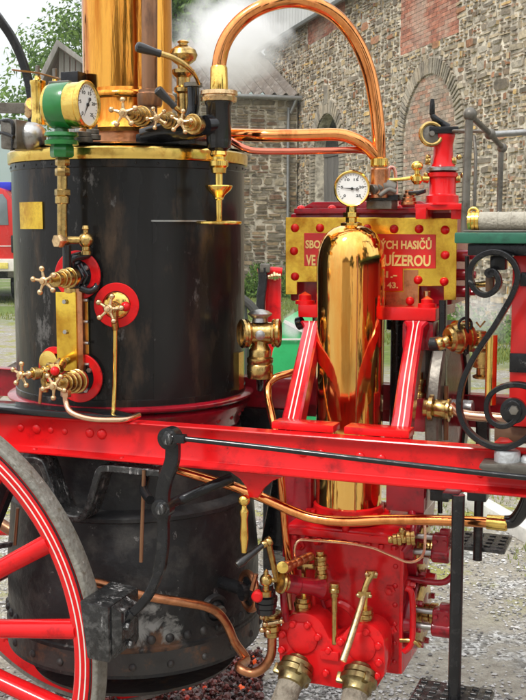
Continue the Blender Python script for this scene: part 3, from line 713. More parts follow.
def line(text, x0, x1, yb, yt):
    b = MB()
    l = P(x0, yb, pw); w = (P(x1, yb, pw) - l).length; hgt = P(x0, yt, pw).z - l.z
    lettering(b, text, l, U, Z, w, hgt, .0016)
    b.build('lettering', GOLDTXT, name_plate)
line('SBOR DOBROVOLN\u00ddCH HASI\u010c\u016e', 305.5, 431.5, 248, 240)
line('VE', 306, 315.5, 265, 254.5); line('U\u00cdZEROU', 384, 430.5, 265.3, 254.5)
line('1.-', 386, 397, 277.5, 271); line('43.', 387, 398, 287.8, 282)
# steam chest flange under the arch pipe
fl_ = MB().box(Q(385, 198, 3.46), U * .055, N * .05, Z * .010, .003).build('inlet_flange', BLACK, eng)
MB().box(Q(382, 205, 3.46), U * .042, N * .04, Z * .014, .003).build('inlet_foot', GREY, fl_)
b = MB(); nutstack(b, Q(372, 190, 3.40), Q(384, 187, 3.42), [.018, .022, .026]); b.cyl(Q(384, 187, 3.42), Q(395, 190, 3.42), .028); b.build('inlet_valve', GREY, fl_)
MB().tube([Q(379, 196, 3.36), Q(388, 190, 3.37), Q(396, 192, 3.37)], .008).build('inlet_bolt', GREY, fl_)
# brass cock beside it
b = MB(); nutstack(b, Q(409, 205, 3.42), Q(409, 190, 3.42), [.026, .022, .018, .014], 16); b.build('small_cock', DULLCOP, eng)
MB().tube([Q(409, 193, 3.40), Q(417, 193, 3.38), Q(425, 191, 3.36)], [.006, .008, .006], 8).build('cock_lever', BLACK, eng)

# ---- red lubricator column
ly = 3.40
lc = Q(442, 205, ly); lz = lambda py: Q(442, py, ly).z - lc.z
lb = MB(); 
lb.box(Q(441, 207, ly), U * .075, N * .05, Z * .010, .004)
lb.box(Q(424, 213.5, ly), U * .017, N * .05, Z * .018, .003); lb.box(Q(459, 213.5, ly), U * .017, N * .05, Z * .018, .003)
col_ = lb.build('lubricator', RED, eng)
MB().lathe(lc, Z, [(0, .06), (lz(203), .052), (lz(196), .052), (lz(195), .045), (lz(194), .043), (lz(178), .043), (lz(177), .048), (lz(173), .048), (lz(172), .04)], 36).build('lubricator_base', RED, col_)
MB().lathe(lc, Z, [(lz(171.8), .042), (lz(171), .052), (lz(168), .052), (lz(167), .046)], 36).build('grey_flange', STEEL, col_)
MB().lathe(lc, Z, [(lz(167), .040), (lz(163), .034), (lz(155), .031), (lz(145), .030), (lz(140), .034), (lz(136), .037), (lz(134.5), .036)], 36).build('lubricator_column', RED, col_)
MB().box(Q(442, 131, ly), V((.046, 0, 0)), V((0, .04, 0)), Z * .011, .004).build('lubricator_cap', BLACK, col_)
MB().torus(Q(431, 134, ly - .03), V((.15, -1, .1)), .034, .007, 32, 8).build('crank_ring', AGED, col_)
MB().lathe(Q(431, 134, ly - .03), V((.15, -1, .1)), [(-.012, .030), (0, .03), (.004, .01), (.012, .008), (.012, 0)], 24).build('crank_disc', GREY, col_)
MB().tube([Q(448, 128, ly), Q(441, 123, ly), Q(436, 120, ly - .01), Q(432, 115, ly - .01)], [.014, .011, .012, .008], 12).build('crank_arm', BLACK, col_)
MB().lathe(Q(432, 116, ly - .01), Z, [(0, .005), (.006, .009), (.035, .0085), (.052, .006), (.054, 0)], 14).build('crank_handle', BLACK, col_)
for px in (430, 451, 428, 455):
    py = 161 if px in (430, 451) else 179
    b = MB(); nutstack(b, Q(px, py, ly - .01), Q(px + (5 if px > 440 else -5), py, ly - .01), [.014, .012]); b.ball(Q(px + (8 if px > 440 else -2), py - 4, ly - .01), .009, n=10); b.build('oil_union', AGED, col_)
b = MB(); b.tube([Q(386, 180, 3.42), Q(400, 179.5, 3.4), Q(411, 178, 3.38)], .006, 10); b.cyl(Q(411, 178, 3.38), Q(429, 179, 3.38), .009)
b.ball(Q(417, 166, 3.37), .019, sq=.85); b.lathe(Q(417, 178, 3.37), Z, [(-.02, .01), (-.01, .018), (.004, .018), (.012, .009), (.03, .008)], 18)
b.build('ball_cock', BRASS, eng)
MB().tube([Q(388, 206, 3.5), Q(388, 178, 3.5), Q(390, 168, 3.5), Q(395, 172, 3.5), Q(397, 206, 3.5)], .006, 10).build('small_pipe', mat('pinkish_copper', (.80, .38, .30), .25, 1, .1, 9), eng)

# ---- raking struts of the engine frame, lined in white
def strut(top, bot, wt, wb, foot):
    p0 = P(top[0], top[1], .015); p1 = P(bot[0], bot[1], -.405)
    path = crv([p1, p1.lerp(p0, .12) + U * (.004 if foot < 0 else .0), p1.lerp(p0, .5), p1.lerp(p0, .88), p0], 5)
    n = len(path); ws = [wb + (wt - wb) * i / (n - 1) + (.025 * max(0, 1 - i / 3.) + .03 * max(0, 1 - (n - 1 - i) / 3.)) for i in range(n)]
    dr = (p0 - p1).normalized(); wdir = U.cross(dr).normalized()
    if wdir.y > 0: wdir = -wdir
    # bar with its face square to the camera side
    b = MB(); rings = []
    for i, p in enumerate(path):
        w = ws[i] / 2; D = .055; bb = .006
        pr = [(-w + bb, 0), (w - bb, 0), (w, -bb), (w, -D), (-w, -D), (-w, -bb)]
        rings.append([b.bm.verts.new(p + U * x + wdir * y) for x, y in pr])
    for a, c in zip(rings, rings[1:]):
        for k in range(6): b.bm.faces.new((a[k], a[(k + 1) % 6], c[(k + 1) % 6], c[k]))
    b.bm.faces.new(rings[0]); b.bm.faces.new(rings[-1][::-1])
    o = b.build('strut', PINKRED, eng)
    for off in (-.0065, .0065):
        s = MB(); R_ = []
        for i, p in enumerate(path):
            k = off * (ws[i] / wb) * 1.15
            R_.append([s.bm.verts.new(p + U * (k + e) + wdir * y) for e, y in ((-.0019, .0008), (.0019, .0008), (.0019, -.001), (-.0019, -.001))])
        for a, c in zip(R_, R_[1:]):
            for q in range(4): s.bm.faces.new((a[q], a[(q + 1) % 4], c[(q + 1) % 4], c[q]))
        s.build('white_line', WHITE, o)
    # foot bolted on the beam
    f0 = p1 + U * (foot * .055); f0.z = BEAMT + .012
    MB().box(f0 + N * .01, U * .095, N * .035, Z * .011, .004).build('strut_foot', RED, o)
    return o
strut((312, 321), (287, 436), .053, .064, 1)
strut((416, 321), (397, 438), .051, .060, -1)
# rear struts, guides and piston rods seen behind
for px, vv, r, m_ in ((374, .2, .016, STEEL), (396, .22, .022, BLACK), (430, .12, .012, BLACK), (324, .2, .02, BLACK)):
    p = P(px, 400, vv); MB().lathe(V((p.x, p.y, 0)), Z, [(BEAMT - .2, r), (bed0 - .05, r), (bed0 - .048, r * 1.7), (bed0, r * 1.7)], 20).build('piston_rod' if m_ is STEEL else 'guide_rod', m_, eng)
for px in (428,):
    p = P(px, 390, .40); q = P(px, 390, .40)
    MB().strip([V((p.x, p.y, BEAMT)), V((p.x, p.y, bed0))], .05, .05).build('rear_strut', MAROON, eng)
p = P(416, 400, .03)
MB().strip([E(S_(424, .07), .07, BEAMT - .05), E(S_(424, .07), .07, bed0 - .09)], .04, .06).build('connecting_rod', GREY, eng)
b = MB(); nutstack(b, P(420, 420, .02), P(420, 372, .02), [.03, .02, .034, .022, .014, .02, .01], 16); b.build('rod_lubricator', AGED, eng)
MB().ebox(S_(405, -.02), S_(428, -.02), -.02, .10, BEAMT - .06, P(410, 398, -.02).z, .01).build('crosshead', MAROON, eng)
fs = S_(431, .0, 400)
fw = MB().lathe(E(fs, .20, BEAMT - .01), U, [(0, .23), (.0, .285), (.006, .292), (.036, .292), (.042, .285), (.042, .23)], 72, cap=False).build('flywheel', GREY, eng)
MB().lathe(E(fs + .008, .20, BEAMT - .01), U, [(0, .23), (0, .04), (.024, .04), (.024, .23)], 48).build('flywheel_web', MAROON, fw)
MB().cyl(E(fs - .16, .20, BEAMT - .01), E(fs + .10, .20, BEAMT - .01), .028).build('flywheel_shaft', STEEL, fw)
MB().strip([P(443, 300, .02), V((P(443, 400, .02).x, P(443, 400, .02).y, BEAMT - .02))], .022, .03).build('guide_post', BLACK, eng)
MB().ebox(S_(404, .05, 400), S_(422, .05, 400), .05, .10, BEAMT, P(412, 350, .05).z, .006).build('guide_casting', MAROON, eng)
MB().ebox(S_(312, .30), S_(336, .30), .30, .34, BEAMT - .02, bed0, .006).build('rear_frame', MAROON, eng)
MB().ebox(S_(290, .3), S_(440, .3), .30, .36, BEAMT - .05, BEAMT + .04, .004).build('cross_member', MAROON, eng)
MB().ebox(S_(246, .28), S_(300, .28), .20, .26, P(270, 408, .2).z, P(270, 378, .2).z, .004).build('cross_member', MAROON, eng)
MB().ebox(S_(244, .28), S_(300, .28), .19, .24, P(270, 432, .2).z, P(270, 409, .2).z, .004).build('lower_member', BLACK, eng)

# copper hook pipe between boiler and pump
MB().tube([P(296, 372, -.05), P(287, 374, -.07), P(276, 377.5, -.09), P(269, 384, -.10), P(268, 396, -.12), P(271, 412, -.16), P(275, 430, -.2), P(278, 450, -.24), P(281, 480, -.24), P(286, 540, -.24), P(292, 575, -.22)], .0125, 14).build('injector_pipe', COPPER, eng)

# ---- brass carriage lamp on its bracket
ly2 = 3.42; L = lambda px, py, y=ly2: Q(px, py, y)
lamp = MB(); lz2 = lambda py: L(260, py).z
c0 = V((L(260, 350).x, ly2, 0))
lamp.lathe(c0, Z, [(lz2(378), .040), (lz2(376), .043), (lz2(366), .043), (lz2(364), .039), (lz2(362), .043), (lz2(358), .043), (lz2(356), .036), (lz2(350), .036), (lz2(348), .032), (lz2(344), .026), (lz2(340), .026)], 36)
lamp = lamp.build('carriage_lamp', AGED, eng)
MB().lathe(c0 + Z * lz2(333), V((1, -.12, 0)), [(-.048, .030), (-.044, .036), (.044, .036), (.048, .030)], 36).build('lamp_body', AGED, lamp)
for sg in (-1, 1):
    d = V((sg, -.12 * sg, 0)).normalized()
    if sg < 0: d = V((-1, -.35, 0)).normalized()
    MB().lathe(c0 + Z * lz2(333) + d * .035, d, [(0, .030), (.006, .045), (.012, .047), (.018, .043), (.020, .047), (.028, .047), (.033, .040)], 36, cap=False).build('lens_rim', AGED, lamp)
    MB().lathe(c0 + Z * lz2(333) + d * .052, d, [(0, .044), (.008, .03), (.010, 0)], 36).build('lamp_lens', GLASS, lamp)
MB().lathe(c0, Z, [(lz2(322), .026), (lz2(318), .024), (lz2(316), .032), (lz2(315), .038), (lz2(313.5), .040), (lz2(311), .028), (lz2(309.5), .012), (lz2(309), 0)], 32).build('lamp_cap', STEEL, lamp)
MB().lathe(c0 + Z * lz2(334) + V((0, -.034, 0)), V((0, -1, 0)), [(0, .015), (.005, .016), (.007, .011), (.010, .011), (.012, .005), (.012, 0)], 20).build('lamp_screw', STEEL, lamp)
MB().tube([c0 + Z * lz2(376), c0 + Z * lz2(384) + V((0, .02, 0)), c0 + V((-.0, .08, lz2(392))), c0 + V((-.0, .2, lz2(396)))], .012, 12).build('lamp_bracket', BLACK, lamp)

# ---- spring seat end: green board, red box, scroll irons
gz1 = P(470, 232.5, -.5).z; gz0 = P(470, 243.5, -.5).z
sG = S_(454, -.5, 240)
gb = MB().ebox(sG, sG + 1.15, -.50, .36, gz0, gz1, .005).build('green_board', DGREEN, eng)
MB().ebox(sG + .02, sG + 1.13, -.48, .34, gz1 + .001, gz1 + .006, .002).build('board_top', GREY, gb)
MB().ebox(sG + .03, sG + 1.1, -.47, .33, gz0 - .032, gz0 - .001, .004).build('board_frame', BLACK, gb)
sR = S_(510, -.40, 350)
sb = MB().ebox(sR, sR + .75, -.40, .34, BEAMT + .05, gz0 - .033, .006).build('seat_box', SIGNRED, eng)
for py0, py1 in ((272, 286), (353, 372)):
    MB().ebox(sR + (.02 if py0 < 300 else .0), sR + .6, -.408, -.4005, P(515, py1, -.4).z, P(515, py0, -.4).z, .002).build('iron_strap', BLACK, sb)
MB().ebox(sR - .04, sR + .3, -.38, -.1, BEAMT + .0, BEAMT + .045, .004).build('bearer', LEATHER, sb)
MB().tube([E(sR - .065, -.3, BEAMT + .09), E(sR - .065, -.3, P(497, 335, -.3).z)], .016, 16).build('brass_column', BRASS, eng)
MB().prism([P(494, 446, -.44), P(513, 446, -.44), P(508, 442, -.40), P(500, 441, -.40)], Z * .012, .002).build('red_wedge', SIGNRED, eng)
pl = lambda pts, v: [P(x, y, v) for x, y in pts]
sc = crv(pl([(488.4, 273.8), (493, 271), (498, 277), (498.4, 285), (493, 292), (484.7, 295), (476, 290.5), (471, 281), (470.5, 271), (475, 261), (484.7, 254), (496, 252), (507, 256), (515, 265), (518, 278), (512.5, 295), (503, 312), (494, 327), (483, 343), (472, 361), (463.5, 380), (460, 396), (459.5, 411), (465, 426), (476, 438), (492, 446), (509, 446.5), (526, 438), (545, 418)], -.50), 4)
scr = MB().strip(sc, [.011] * 4 + [.0145] * (len(sc) - 4), .03).build('scroll_iron', BLACK, eng)
MB().lathe(P(489, 273, -.515), N, [(0, .009), (0, .013), (.03, .013), (.03, 0)], 14).build('scroll_tip', BLACK, scr)
sc = crv(pl([(560, 470), (556, 420), (540, 393), (526, 386), (512, 384.5), (498, 388.5), (489, 397), (487, 409), (491, 420), (501, 425.5), (511, 423.5), (518, 416), (519, 407), (513, 402), (506, 407)], -.505), 5)
scr2 = MB().strip(sc, .0135, .034).build('scroll_iron', BLACK, eng)
MB().lathe(P(514, 410, -.49), -N, [(0, .034), (.018, .034), (.020, .024), (.030, .022), (.032, .012), (.04, 0)], 28).build('scroll_boss', BLACK, scr2)
MB().lathe(P(514, 410, -.52), -N, [(0, .013), (.012, .012), (.014, 0)], 6).build('scroll_bolt', GREY, scr2)
MB().ebox(S_(490, -.45), S_(505, -.45), -.47, -.42, gz0 - .07, gz0 - .033, .004).build('spring_lug', BLACK, gb)
MB().cyl(P(474, 285, -.46), P(487, 284, -.46), .008).build('grease_pipe', AGED, eng)
MB().box(P(490, 284, -.46), U * .011, N * .012, Z * .020, .004).build('grease_cup', LEATHER, eng)
# grey cast step
st = MB().prism([P(480, 463.5, -.54), P(478.5, 468, -.54), P(489, 473.5, -.54), P(620, 482, -.54), P(620, 470, -.54)], N * .09, .002).build('step_plate', GREY, eng)
p = P(507, 464, -.49); MB().lathe(p, Z, [(-.01, .034), (.028, .035), (.036, .033), (.038, .028), (.038, 0)], 32).build('step_boss', LIGHTGREY, st)
p = P(528, 466, -.49); MB().lathe(p, Z, [(-.01, .02), (.02, .02), (.028, .015)], 24).build('step_bolt', LIGHTGREY, st)
# hand rail
def rail_ball(px, py, y, r): return (Q(px, py, y), px2m(r, y))
yr = 3.05
b = MB(); b.tube([Q(469.5, 114, yr), Q(466.5, 175, yr), Q(464.5, 236, yr)], [.0115, .0115, .0125], 16, smooth=0); b.ball(Q(470, 114.5, yr), px2m(6.8, yr))
hr = b.build('hand_rail', GREY, eng)
b = MB(); b.tube([Q(472, 117, yr), Q(490, 134, yr + .12), Q(502, 147.5, yr + .22)], .0085, 12, smooth=0); b.ball(Q(490, 134, yr + .12), .0165); b.ball(Q(502, 148, yr + .22), .0155)
b.tube([Q(501, 150, yr + .22), Q(499, 213, yr + .22)], .0085, 12, smooth=0); b.build('rail_branch', GREY, hr)
b = MB(); b.tube([Q(491, 134.5, yr + .12), Q(530, 132, yr + .15), Q(640, 126, yr + .2)], .0095, 12); b.build('cross_rail', STEEL, hr)
b = MB(); b.tube([Q(453, 131, yr + .3), Q(490, 131.5, yr + .15)], .005, 8); b.tube([Q(474, 136, yr + .1), Q(475.5, 158, yr + .08), Q(474.5, 200, yr + .06), Q(474.5, 232, yr + .06)], .005, 8); b.build('thin_rod', GREY, hr)

# rear brass lubricators right of the plate
def brasspot(px, py, y, R, tilt=None):
    c = Q(px, py, y); ax = tilt or Z
    return MB().lathe(c, ax, [(-R * .9, R * .3), (-R * .86, R * .62), (-R * .62, R * .84), (-R * .6, R * .93), (-R * .46, R * .93), (-R * .44, R * .86), (-R * .05, R * .92), (0, R * 1.02), (R * .14, R * 1.02), (R * .18, R * .9), (R * .55, R * .82), (R * .6, R * .68), (R * .78, R * .62), (R * .8, R * .5), (R * .7, R * .1), (R * .7, 0)], 32).build('brass_lubricator', AGED, eng)
o1 = brasspot(459, 337, 3.15, .050, V((-1, -.35, -.1)))
MB().torus(Q(465, 325, 3.12), V((.3, -1, 0)), .021, .0045, 24, 8).build('ring_handle', BLACK, o1)
b = MB(); nutstack(b, Q(449, 340, 3.13), Q(437, 345, 3.13), [.016, .02], 14); b.build('pot_union', AGED, o1)
MB().cyl(Q(444, 344, 3.18), Q(430, 344, 3.2), .022).build('pot_pipe', BLACK, o1)
o2 = brasspot(480, 338, 3.2, .028)
MB().strip([Q(476, 322, 3.2), Q(480, 327, 3.2), Q(485, 321, 3.2)], .006, .004).build('wing_nut', AGED, o2)
o3 = MB().lathe(Q(484, 378, 3.2), Z, [(0, .022), (0, .034), (.006, .036), (.012, .024), (.03, .024), (.034, .036), (.08, .037), (.086, .030), (.092, .02), (.10, .018), (.1, 0)], 32).build('brass_cup', AGED, eng)
MB().tube([Q(467, 256, 3.1), Q(467, 345, 3.12), Q(465, 352, 3.12)], .0065, 10).build('valve_rod', BLACK, eng)
MB().tube([Q(463, 350, 3.14), Q(478, 350, 3.17)], .006, 8).build('link_rod', STEEL, eng)
# copper pipe and union towards the right
b = MB(); nutstack(b, P(424, 407, -.08), P(434, 408, -.08), [.030, .042], 24); nutstack(b, P(434, 408, -.08), P(447, 410, -.08), [.030], 24); nutstack(b, P(447, 410, -.08), P(453, 410.5, -.08), [.037, .022], 24)
un = b.build('pipe_union', AGED, eng)
MB().tube([P(450, 405, -.08), P(458, 412, -.08), P(470, 415.5, -.08), P(500, 418, -.08), P(530, 421, -.08), P(640, 426, -.08)], .0155, 16).build('feed_pipe', PALECOP, un)
MB().strip([P(446, 386, -.02), P(446, 440, -.02)], .014, .014).build('guide_bar', BROWNPIPE, eng)
for px, a_, b_ in ((483, 428, 446),):
    MB().strip([P(px, 418, .30), P(px, 470, .30)], .045, .04).build('bracket', BLACK, eng)

# ---- underslung copper suction pipe along the front
cp = [P(150, 462, -.36), P(165, 466, -.38), P(185, 472, -.40), P(210, 479.5, -.40), P(235, 487, -.41), P(262, 497.5, -.41), P(292, 511, -.41), P(315, 518.5, -.41), P(345, 521.5, -.41), P(380, 520, -.41), P(430, 520, -.41), P(492, 522.5, -.41)]
lp = MB().tube(cp, .0150, 20).build('long_copper_pipe', COPPER, eng)
MB().lathe(P(487, 521.8, -.41), U, [(0, .015), (0, .0205), (.052, .0215), (.056, .018)], 24).build('brass_ferrule', BRASS, lp)
MB().tube([P(505, 522, -.41), P(513, 521, -.41), P(520, 514, -.42), P(527, 500, -.43), P(530, 484, -.43)], .0185, 18).build('black_elbow', BLACKGLOSS, lp)
# pendant brass handle and its red bracket
brk = MB().prism([P(x, y, -.455) for x, y in ((228, 470.5), (283, 477), (272, 481), (263, 489), (258, 498), (249, 497.5), (246, 487), (240, 479))], N * .02, .003).build('red_bracket', RED, eng)
b = MB(); c0 = P(244, 500, -.47)
b.ball(c0, .018); hz = P(244, 553, -.47).z - c0.z
b.lathe(c0, Z, [(hz, 0), (hz + .002, .009), (hz * .93, .0095), (hz * .7, .0135), (hz * .35, .0105), (hz * .25, .0135), (hz * .2, .0135), (hz * .15, .008), (0, .008)], 20)
b.build('hanging_handle', BRASS, brk)

# ---- brake lever, rod and brake block
bl = crv([P(171, 434, -.60), P(173, 446, -.60), P(172, 462, -.60), P(166, 478, -.60), P(163, 492, -.60), P(163, 508, -.60), P(163.5, 530, -.60), P(162.5, 552, -.605), P(158, 575, -.61), P(148, 596, -.62), P(134, 612, -.63), P(116, 630, -.64)], 5)
bw = [.042 if i < 28 else .034 if i < 40 else .026 for i in range(len(bl))]
br = MB().strip(bl, bw, .024).build('brake_lever', BLACK, eng)
for px, py, r in ((170, 438, .023), (163, 508, .021)):
    p = P(px, py, -.614); MB().lathe(p, -N, [(0, r), (.006, r), (.007, r * .8), (.02, r * .8), (.022, r * .5), (.022, 0)], 6).build('lever_bolt', WORN, br)
    MB().lathe(P(px, py, -.60) + N * .02, -N, [(0, r * 1.4), (.036, r * 1.4), (.038, r)], 28).build('lever_eye', BLACK, br)
MB().tube([P(163, 508, -.585), P(180, 500, -.50), P(205, 489, -.47), P(232, 478, -.42)], .016, 14).build('pivot_shaft', BLACK, br)
MB().tube([P(150, 500, -.56), P(144, 490, -.5), P(146, 478, -.46)], .014, 12).build('pivot_arm', BLACK, br)
rod = [P(171, 437.5, -.625), P(182, 438.5, -.62), P(260, 447, -.60), P(310, 453, -.59), P(420, 466, -.57), P(526, 477.5, -.56), P(640, 488, -.56)]
MB().tube(rod, .0080, 12).build('brake_rod', BLACKGLOSS, eng)
MB().box(P(180, 438.5, -.62), U * .018, N * .012, Z * .012, .003).build('rod_fork', BLACK, br)
# brake block
q0 = P(95, 633, -.70)
sb_ = (P(82.5, 606, -.70) - B).dot(U); se_ = (P(108, 606, -.70) - B).dot(U); zt_ = P(95, 603, -.70).z; zb_ = P(95, 661, -.70).z
blk = MB().prism([E(sb_ - .01, -.70, zt_), E(se_, -.70, zt_ - .008), E(se_, -.70, zb_), E(sb_ + .012, -.70, zb_ + .003)], N * .19, .006).build('brake_block', WORN, eng)
MB().prism([E(se_ + .001, -.685, zt_ - .01), E(se_ + .030, -.675, zt_ - .03), E(se_ + .030, -.675, zb_ + .055), E(se_ + .001, -.685, zb_ + .012)], N * .10, .004).build('block_holder', WORN, blk)
for dz, dv in ((-.045, -.60), (-.075, -.655), (-.135, -.64)):
    p = E(se_ + .028, dv, zt_ + dz); MB().hexn(p, p + U * .02, .013).build('block_bolt', WORN, blk)
MB().tube([P(133, 612, -.63), P(122, 624, -.64), P(113, 637, -.66)], [.018, .019, .014], 14).build('block_arm', BLACKGLOSS, blk)

# ---- hanger under the beam, left
b = MB(); b.strip(crv([P(6, 454, -.455), P(30, 457, -.455), P(45, 459, -.455), P(50, 466, -.455), P(56, 484, -.455), P(63, 503, -.455), P(68, 512, -.455), P(82, 516, -.455), P(91, 511, -.455), P(98, 492, -.455), P(104, 472, -.455), P(110, 466, -.455), P(135, 468, -.455), P(165, 471, -.455)], 3), .022, .085)
b.build('iron_hanger', WORN, eng)
MB().tube([fbC(66, 528, .09), fbC(64, 560, .09)], .0055, 8).build('small_rod', DULLCOP, eng) if False else None
MB().tube([P(144, 470, -.5), P(143, 500, -.5), P(141, 562, -.5)], .006, 8).build('copper_drip', BROWNPIPE, eng)
MB().tube([P(18, 508, -.42), P(15, 545, -.42)], .006, 8).build('copper_drip', BROWNPIPE, eng)
MB().tube([P(-60, 500, .1), P(-10, 518, .1), P(15, 532, .1), P(50, 545, .1)], .022, 12).build('brown_pipe', BROWNPIPE, eng)
MB().strip([P(-60, 552, -.3), P(0, 546, -.3), P(45, 538, -.35)], .018, .02).build('lower_stay', WORN, eng)

# ---- wavy copper drain
dy = [fbC(88, 570, .10), fbC(104, 577, .06), fbC(120, 584, .05), fbC(150, 592, .05), fbC(178, 597, .055), fbC(196, 601, .06), fbC(207, 608, .065), fbC(215, 621, .065), fbC(221, 637, .065), fbC(228, 653, .08), Q(239, 667, 3.26), Q(252, 673, 3.24), Q(264, 667, 3.23), Q(271, 655, 3.22), Q(272, 640, 3.22), Q(272, 628, 3.22)]
dp = MB().tube(dy, .0150, 20).build('drain_pipe', DULLCOP, eng)
b = MB(); nutstack(b, Q(272, 636, 3.22), Q(271, 612, 3.22), [.026, .03, .028, .034], 24); b.build('pipe_coupling', AGED, dp)
b = MB()
for px, py in ((262, 617), (265, 624), (262, 630), (268, 632), (281, 621)): b.ball(Q(px, py, 3.17), .009, n=10)
b.cyl(Q(264, 624, 3.18), Q(284, 621, 3.18), .008); b.build('coupling_studs', PALEB, dp)
_f = Q(249, 591, 3.31); _t = V((B.x, B.y, _f.z)); MB().cyl(_f, _f.lerp(_t, .6), .022).build('flange_neck', BLACK, eng)
MB().torus(Q(249, 591, 3.30), V((-.9, -.45, 0)), .058, .012, 40, 10).build('side_flange', DULLCOP, eng)
MB().lathe(Q(249, 591, 3.31), V((-.9, -.45, 0)), [(0, .056), (.005, .056), (.012, .03), (.03, .028), (.03, 0)], 32).build('side_flange_face', BLACK, eng)
# suction valve with black handle
b = MB(); nutstack(b, Q(266, 613, 3.16), Q(266, 584, 3.16), [.03, .034, .036, .03, .024], 24); va = b.build('feed_valve', BLACKGLOSS, eng)
MB().lathe(Q(257, 597, 3.13), V((-.2, -1, 0)), [(-.02, .018), (0, .018), (.006, .012), (.006, 0)], 20).build('red_inset', RED, va)
b = MB(); b.ball(Q(266, 580, 3.14), .020); b.lathe(Q(266, 580, 3.14), Z, [(.018, .008), (.028, .008), (.032, .004), (.036, 0)], 12); b.lathe(Q(266, 580, 3.14), -Z, [(.015, .010), (.03, .010), (.034, .018), (.05, .018)], 16)
b.cyl(Q(270, 580, 3.14), Q(277, 580, 3.14), .008); b.build('valve_ball', AGED, va)
hl = MB().tube([Q(268, 541, 3.08), Q(271, 555, 3.1), Q(277, 580, 3.14)], [.010, .010, .009], 12).build('valve_arm', AGED, eng)
MB().lathe(Q(236, 566, 3.02), Q(264, 544, 3.07) - Q(236, 566, 3.02), [(0, 0), (.003, .011), (.02, .014), (.06, .011), (.10, .0085), (.112, .010), (.116, 0)], 20).build('grip', WOODH, hl)
b = MB(); nutstack(b, Q(262, 545, 3.07), Q(271, 540, 3.08), [.012, .015], 14); b.build('handle_joint', AGED, hl)
MB().tube([Q(256, 574, 3.2), Q(252, 590, 3.2), Q(258, 560, 3.2)][:2], .008, 10, smooth=0).build('valve_stay', DULLCOP, va)

# ---- the pump
pf = -.15
casing = MB().ebox(S_(286, pf, 600), S_(404, pf, 600), pf, .22, P(345, 668, pf).z, vf - .021, .02).build('pump_casing', CRIMSON, eng)
MB().ebox(S_(284, -.02, 520), S_(313, -.02, 520), -.04, .2, P(300, 560, -.04).z, BEAMT - .10, .01).build('side_column', MAROON, casing)
MB().lathe(E(S_(404, pf, 600) - .01, .02, P(400, 500, .0).z), U, [(0, .10), (.02, .11), (.03, .10), (.05, .09), (.05, 0)], 40).build('upper_boss', MAROON, casing)
sE = S_(404, pf, 600)
for pyc, R in ((543, .085), (606, .105)):
    zc = P(405, pyc, .0).z
    f = MB().lathe(E(sE - .01, -.03, zc), U, [(0, R * 1.1), (.012, R * 1.12), (.035, R * 1.12), (.04, R * 1.06), (.04, R * .8), (.055, R * .6), (.06, 0)], 48).build('valve_cover', MAROON, casing)
    MB().lathe(E(sE + .028, -.03, zc), U, [(0, R * .98), (.0, R * 1.04), (.008, R * 1.04), (.014, R * .9), (.018, R * .4), (.018, 0)], 48).build('brass_cover', AGED, f)
    b = MB(); nutstack(b, E(sE + .04, -.06, zc + .01), E(sE + .115, -.06, zc + .01), [.03, .034, .024], 20); b.build('cover_gland', AGED, f)
    for a in range(8):
        ang = a * math.pi / 4 + .2; MB().hexn(E(sE + .03, -.03 + R * 1.0 * math.cos(ang), zc + R * 1.0 * math.sin(ang)), E(sE + .052, -.03 + R * 1.0 * math.cos(ang), zc + R * 1.0 * math.sin(ang)), .010).build('cover_nut', MAROON, f)
# yoke pieces: steel pins to red blocks
for py, w_ in ((553, .056), (627, .062)):
    v_ = -.13; z_ = P(430, py, v_).z; s_ = S_(432, v_, py)
    o = MB().lathe(E(s_, v_, z_), U, [(0, .022), (.004, .027), (w_ - .004, .027), (w_, .022)], 28)
    o.box(E(s_ + w_ / 2, v_, z_ + .035), U * (w_ / 2 - .003), N * .022, Z * .030, .008, 3)
    o.box(E(s_ + w_ / 2 + .01, v_ + .01, z_ + .064), U * (w_ / 2 - .012), N * .016, Z * .014, .005, 2)
    o = o.build('yoke', MAROON, casing)
    MB().lathe(E(sE - .01, v_, z_), U, [(0, .030), (.03, .028), (.036, .024)], 24).build('pin_boss', MAROON, casing)
    MB().cyl(E(sE + .02, v_, z_), E(s_ + .01, v_, z_), .0105).build('steel_pin', STEEL, o)
    MB().cyl(E(sE + .02, v_, z_ + .05), E(s_ + .02, v_, z_ + .05), .0085).build('steel_pin', STEEL, o)
    for kk in (.25, .75): MB().hexn(E(s_ + w_ * kk, v_ - .020, z_ + .045), E(s_ + w_ * kk, v_ - .032, z_ + .045), .008).build('yoke_bolt', MAROON, o)
MB().tube([E(sE + .0, -.10, P(430, 581, -.1).z), P(430, 582, -.10), P(444, 582, -.10), P(452, 576, -.08)], .010, 12).build('bent_rod', MAROON, casing)
b = MB(); nutstack(b, P(388, 540, -.17), P(415, 538, -.15), [.012, .018, .022, .018, .026, .024], 18); b.ball(P(402, 531, -.17), .012); b.cyl(P(402, 540, -.17), P(402, 531, -.17), .008)
b.build('air_cock', AGED, casing)
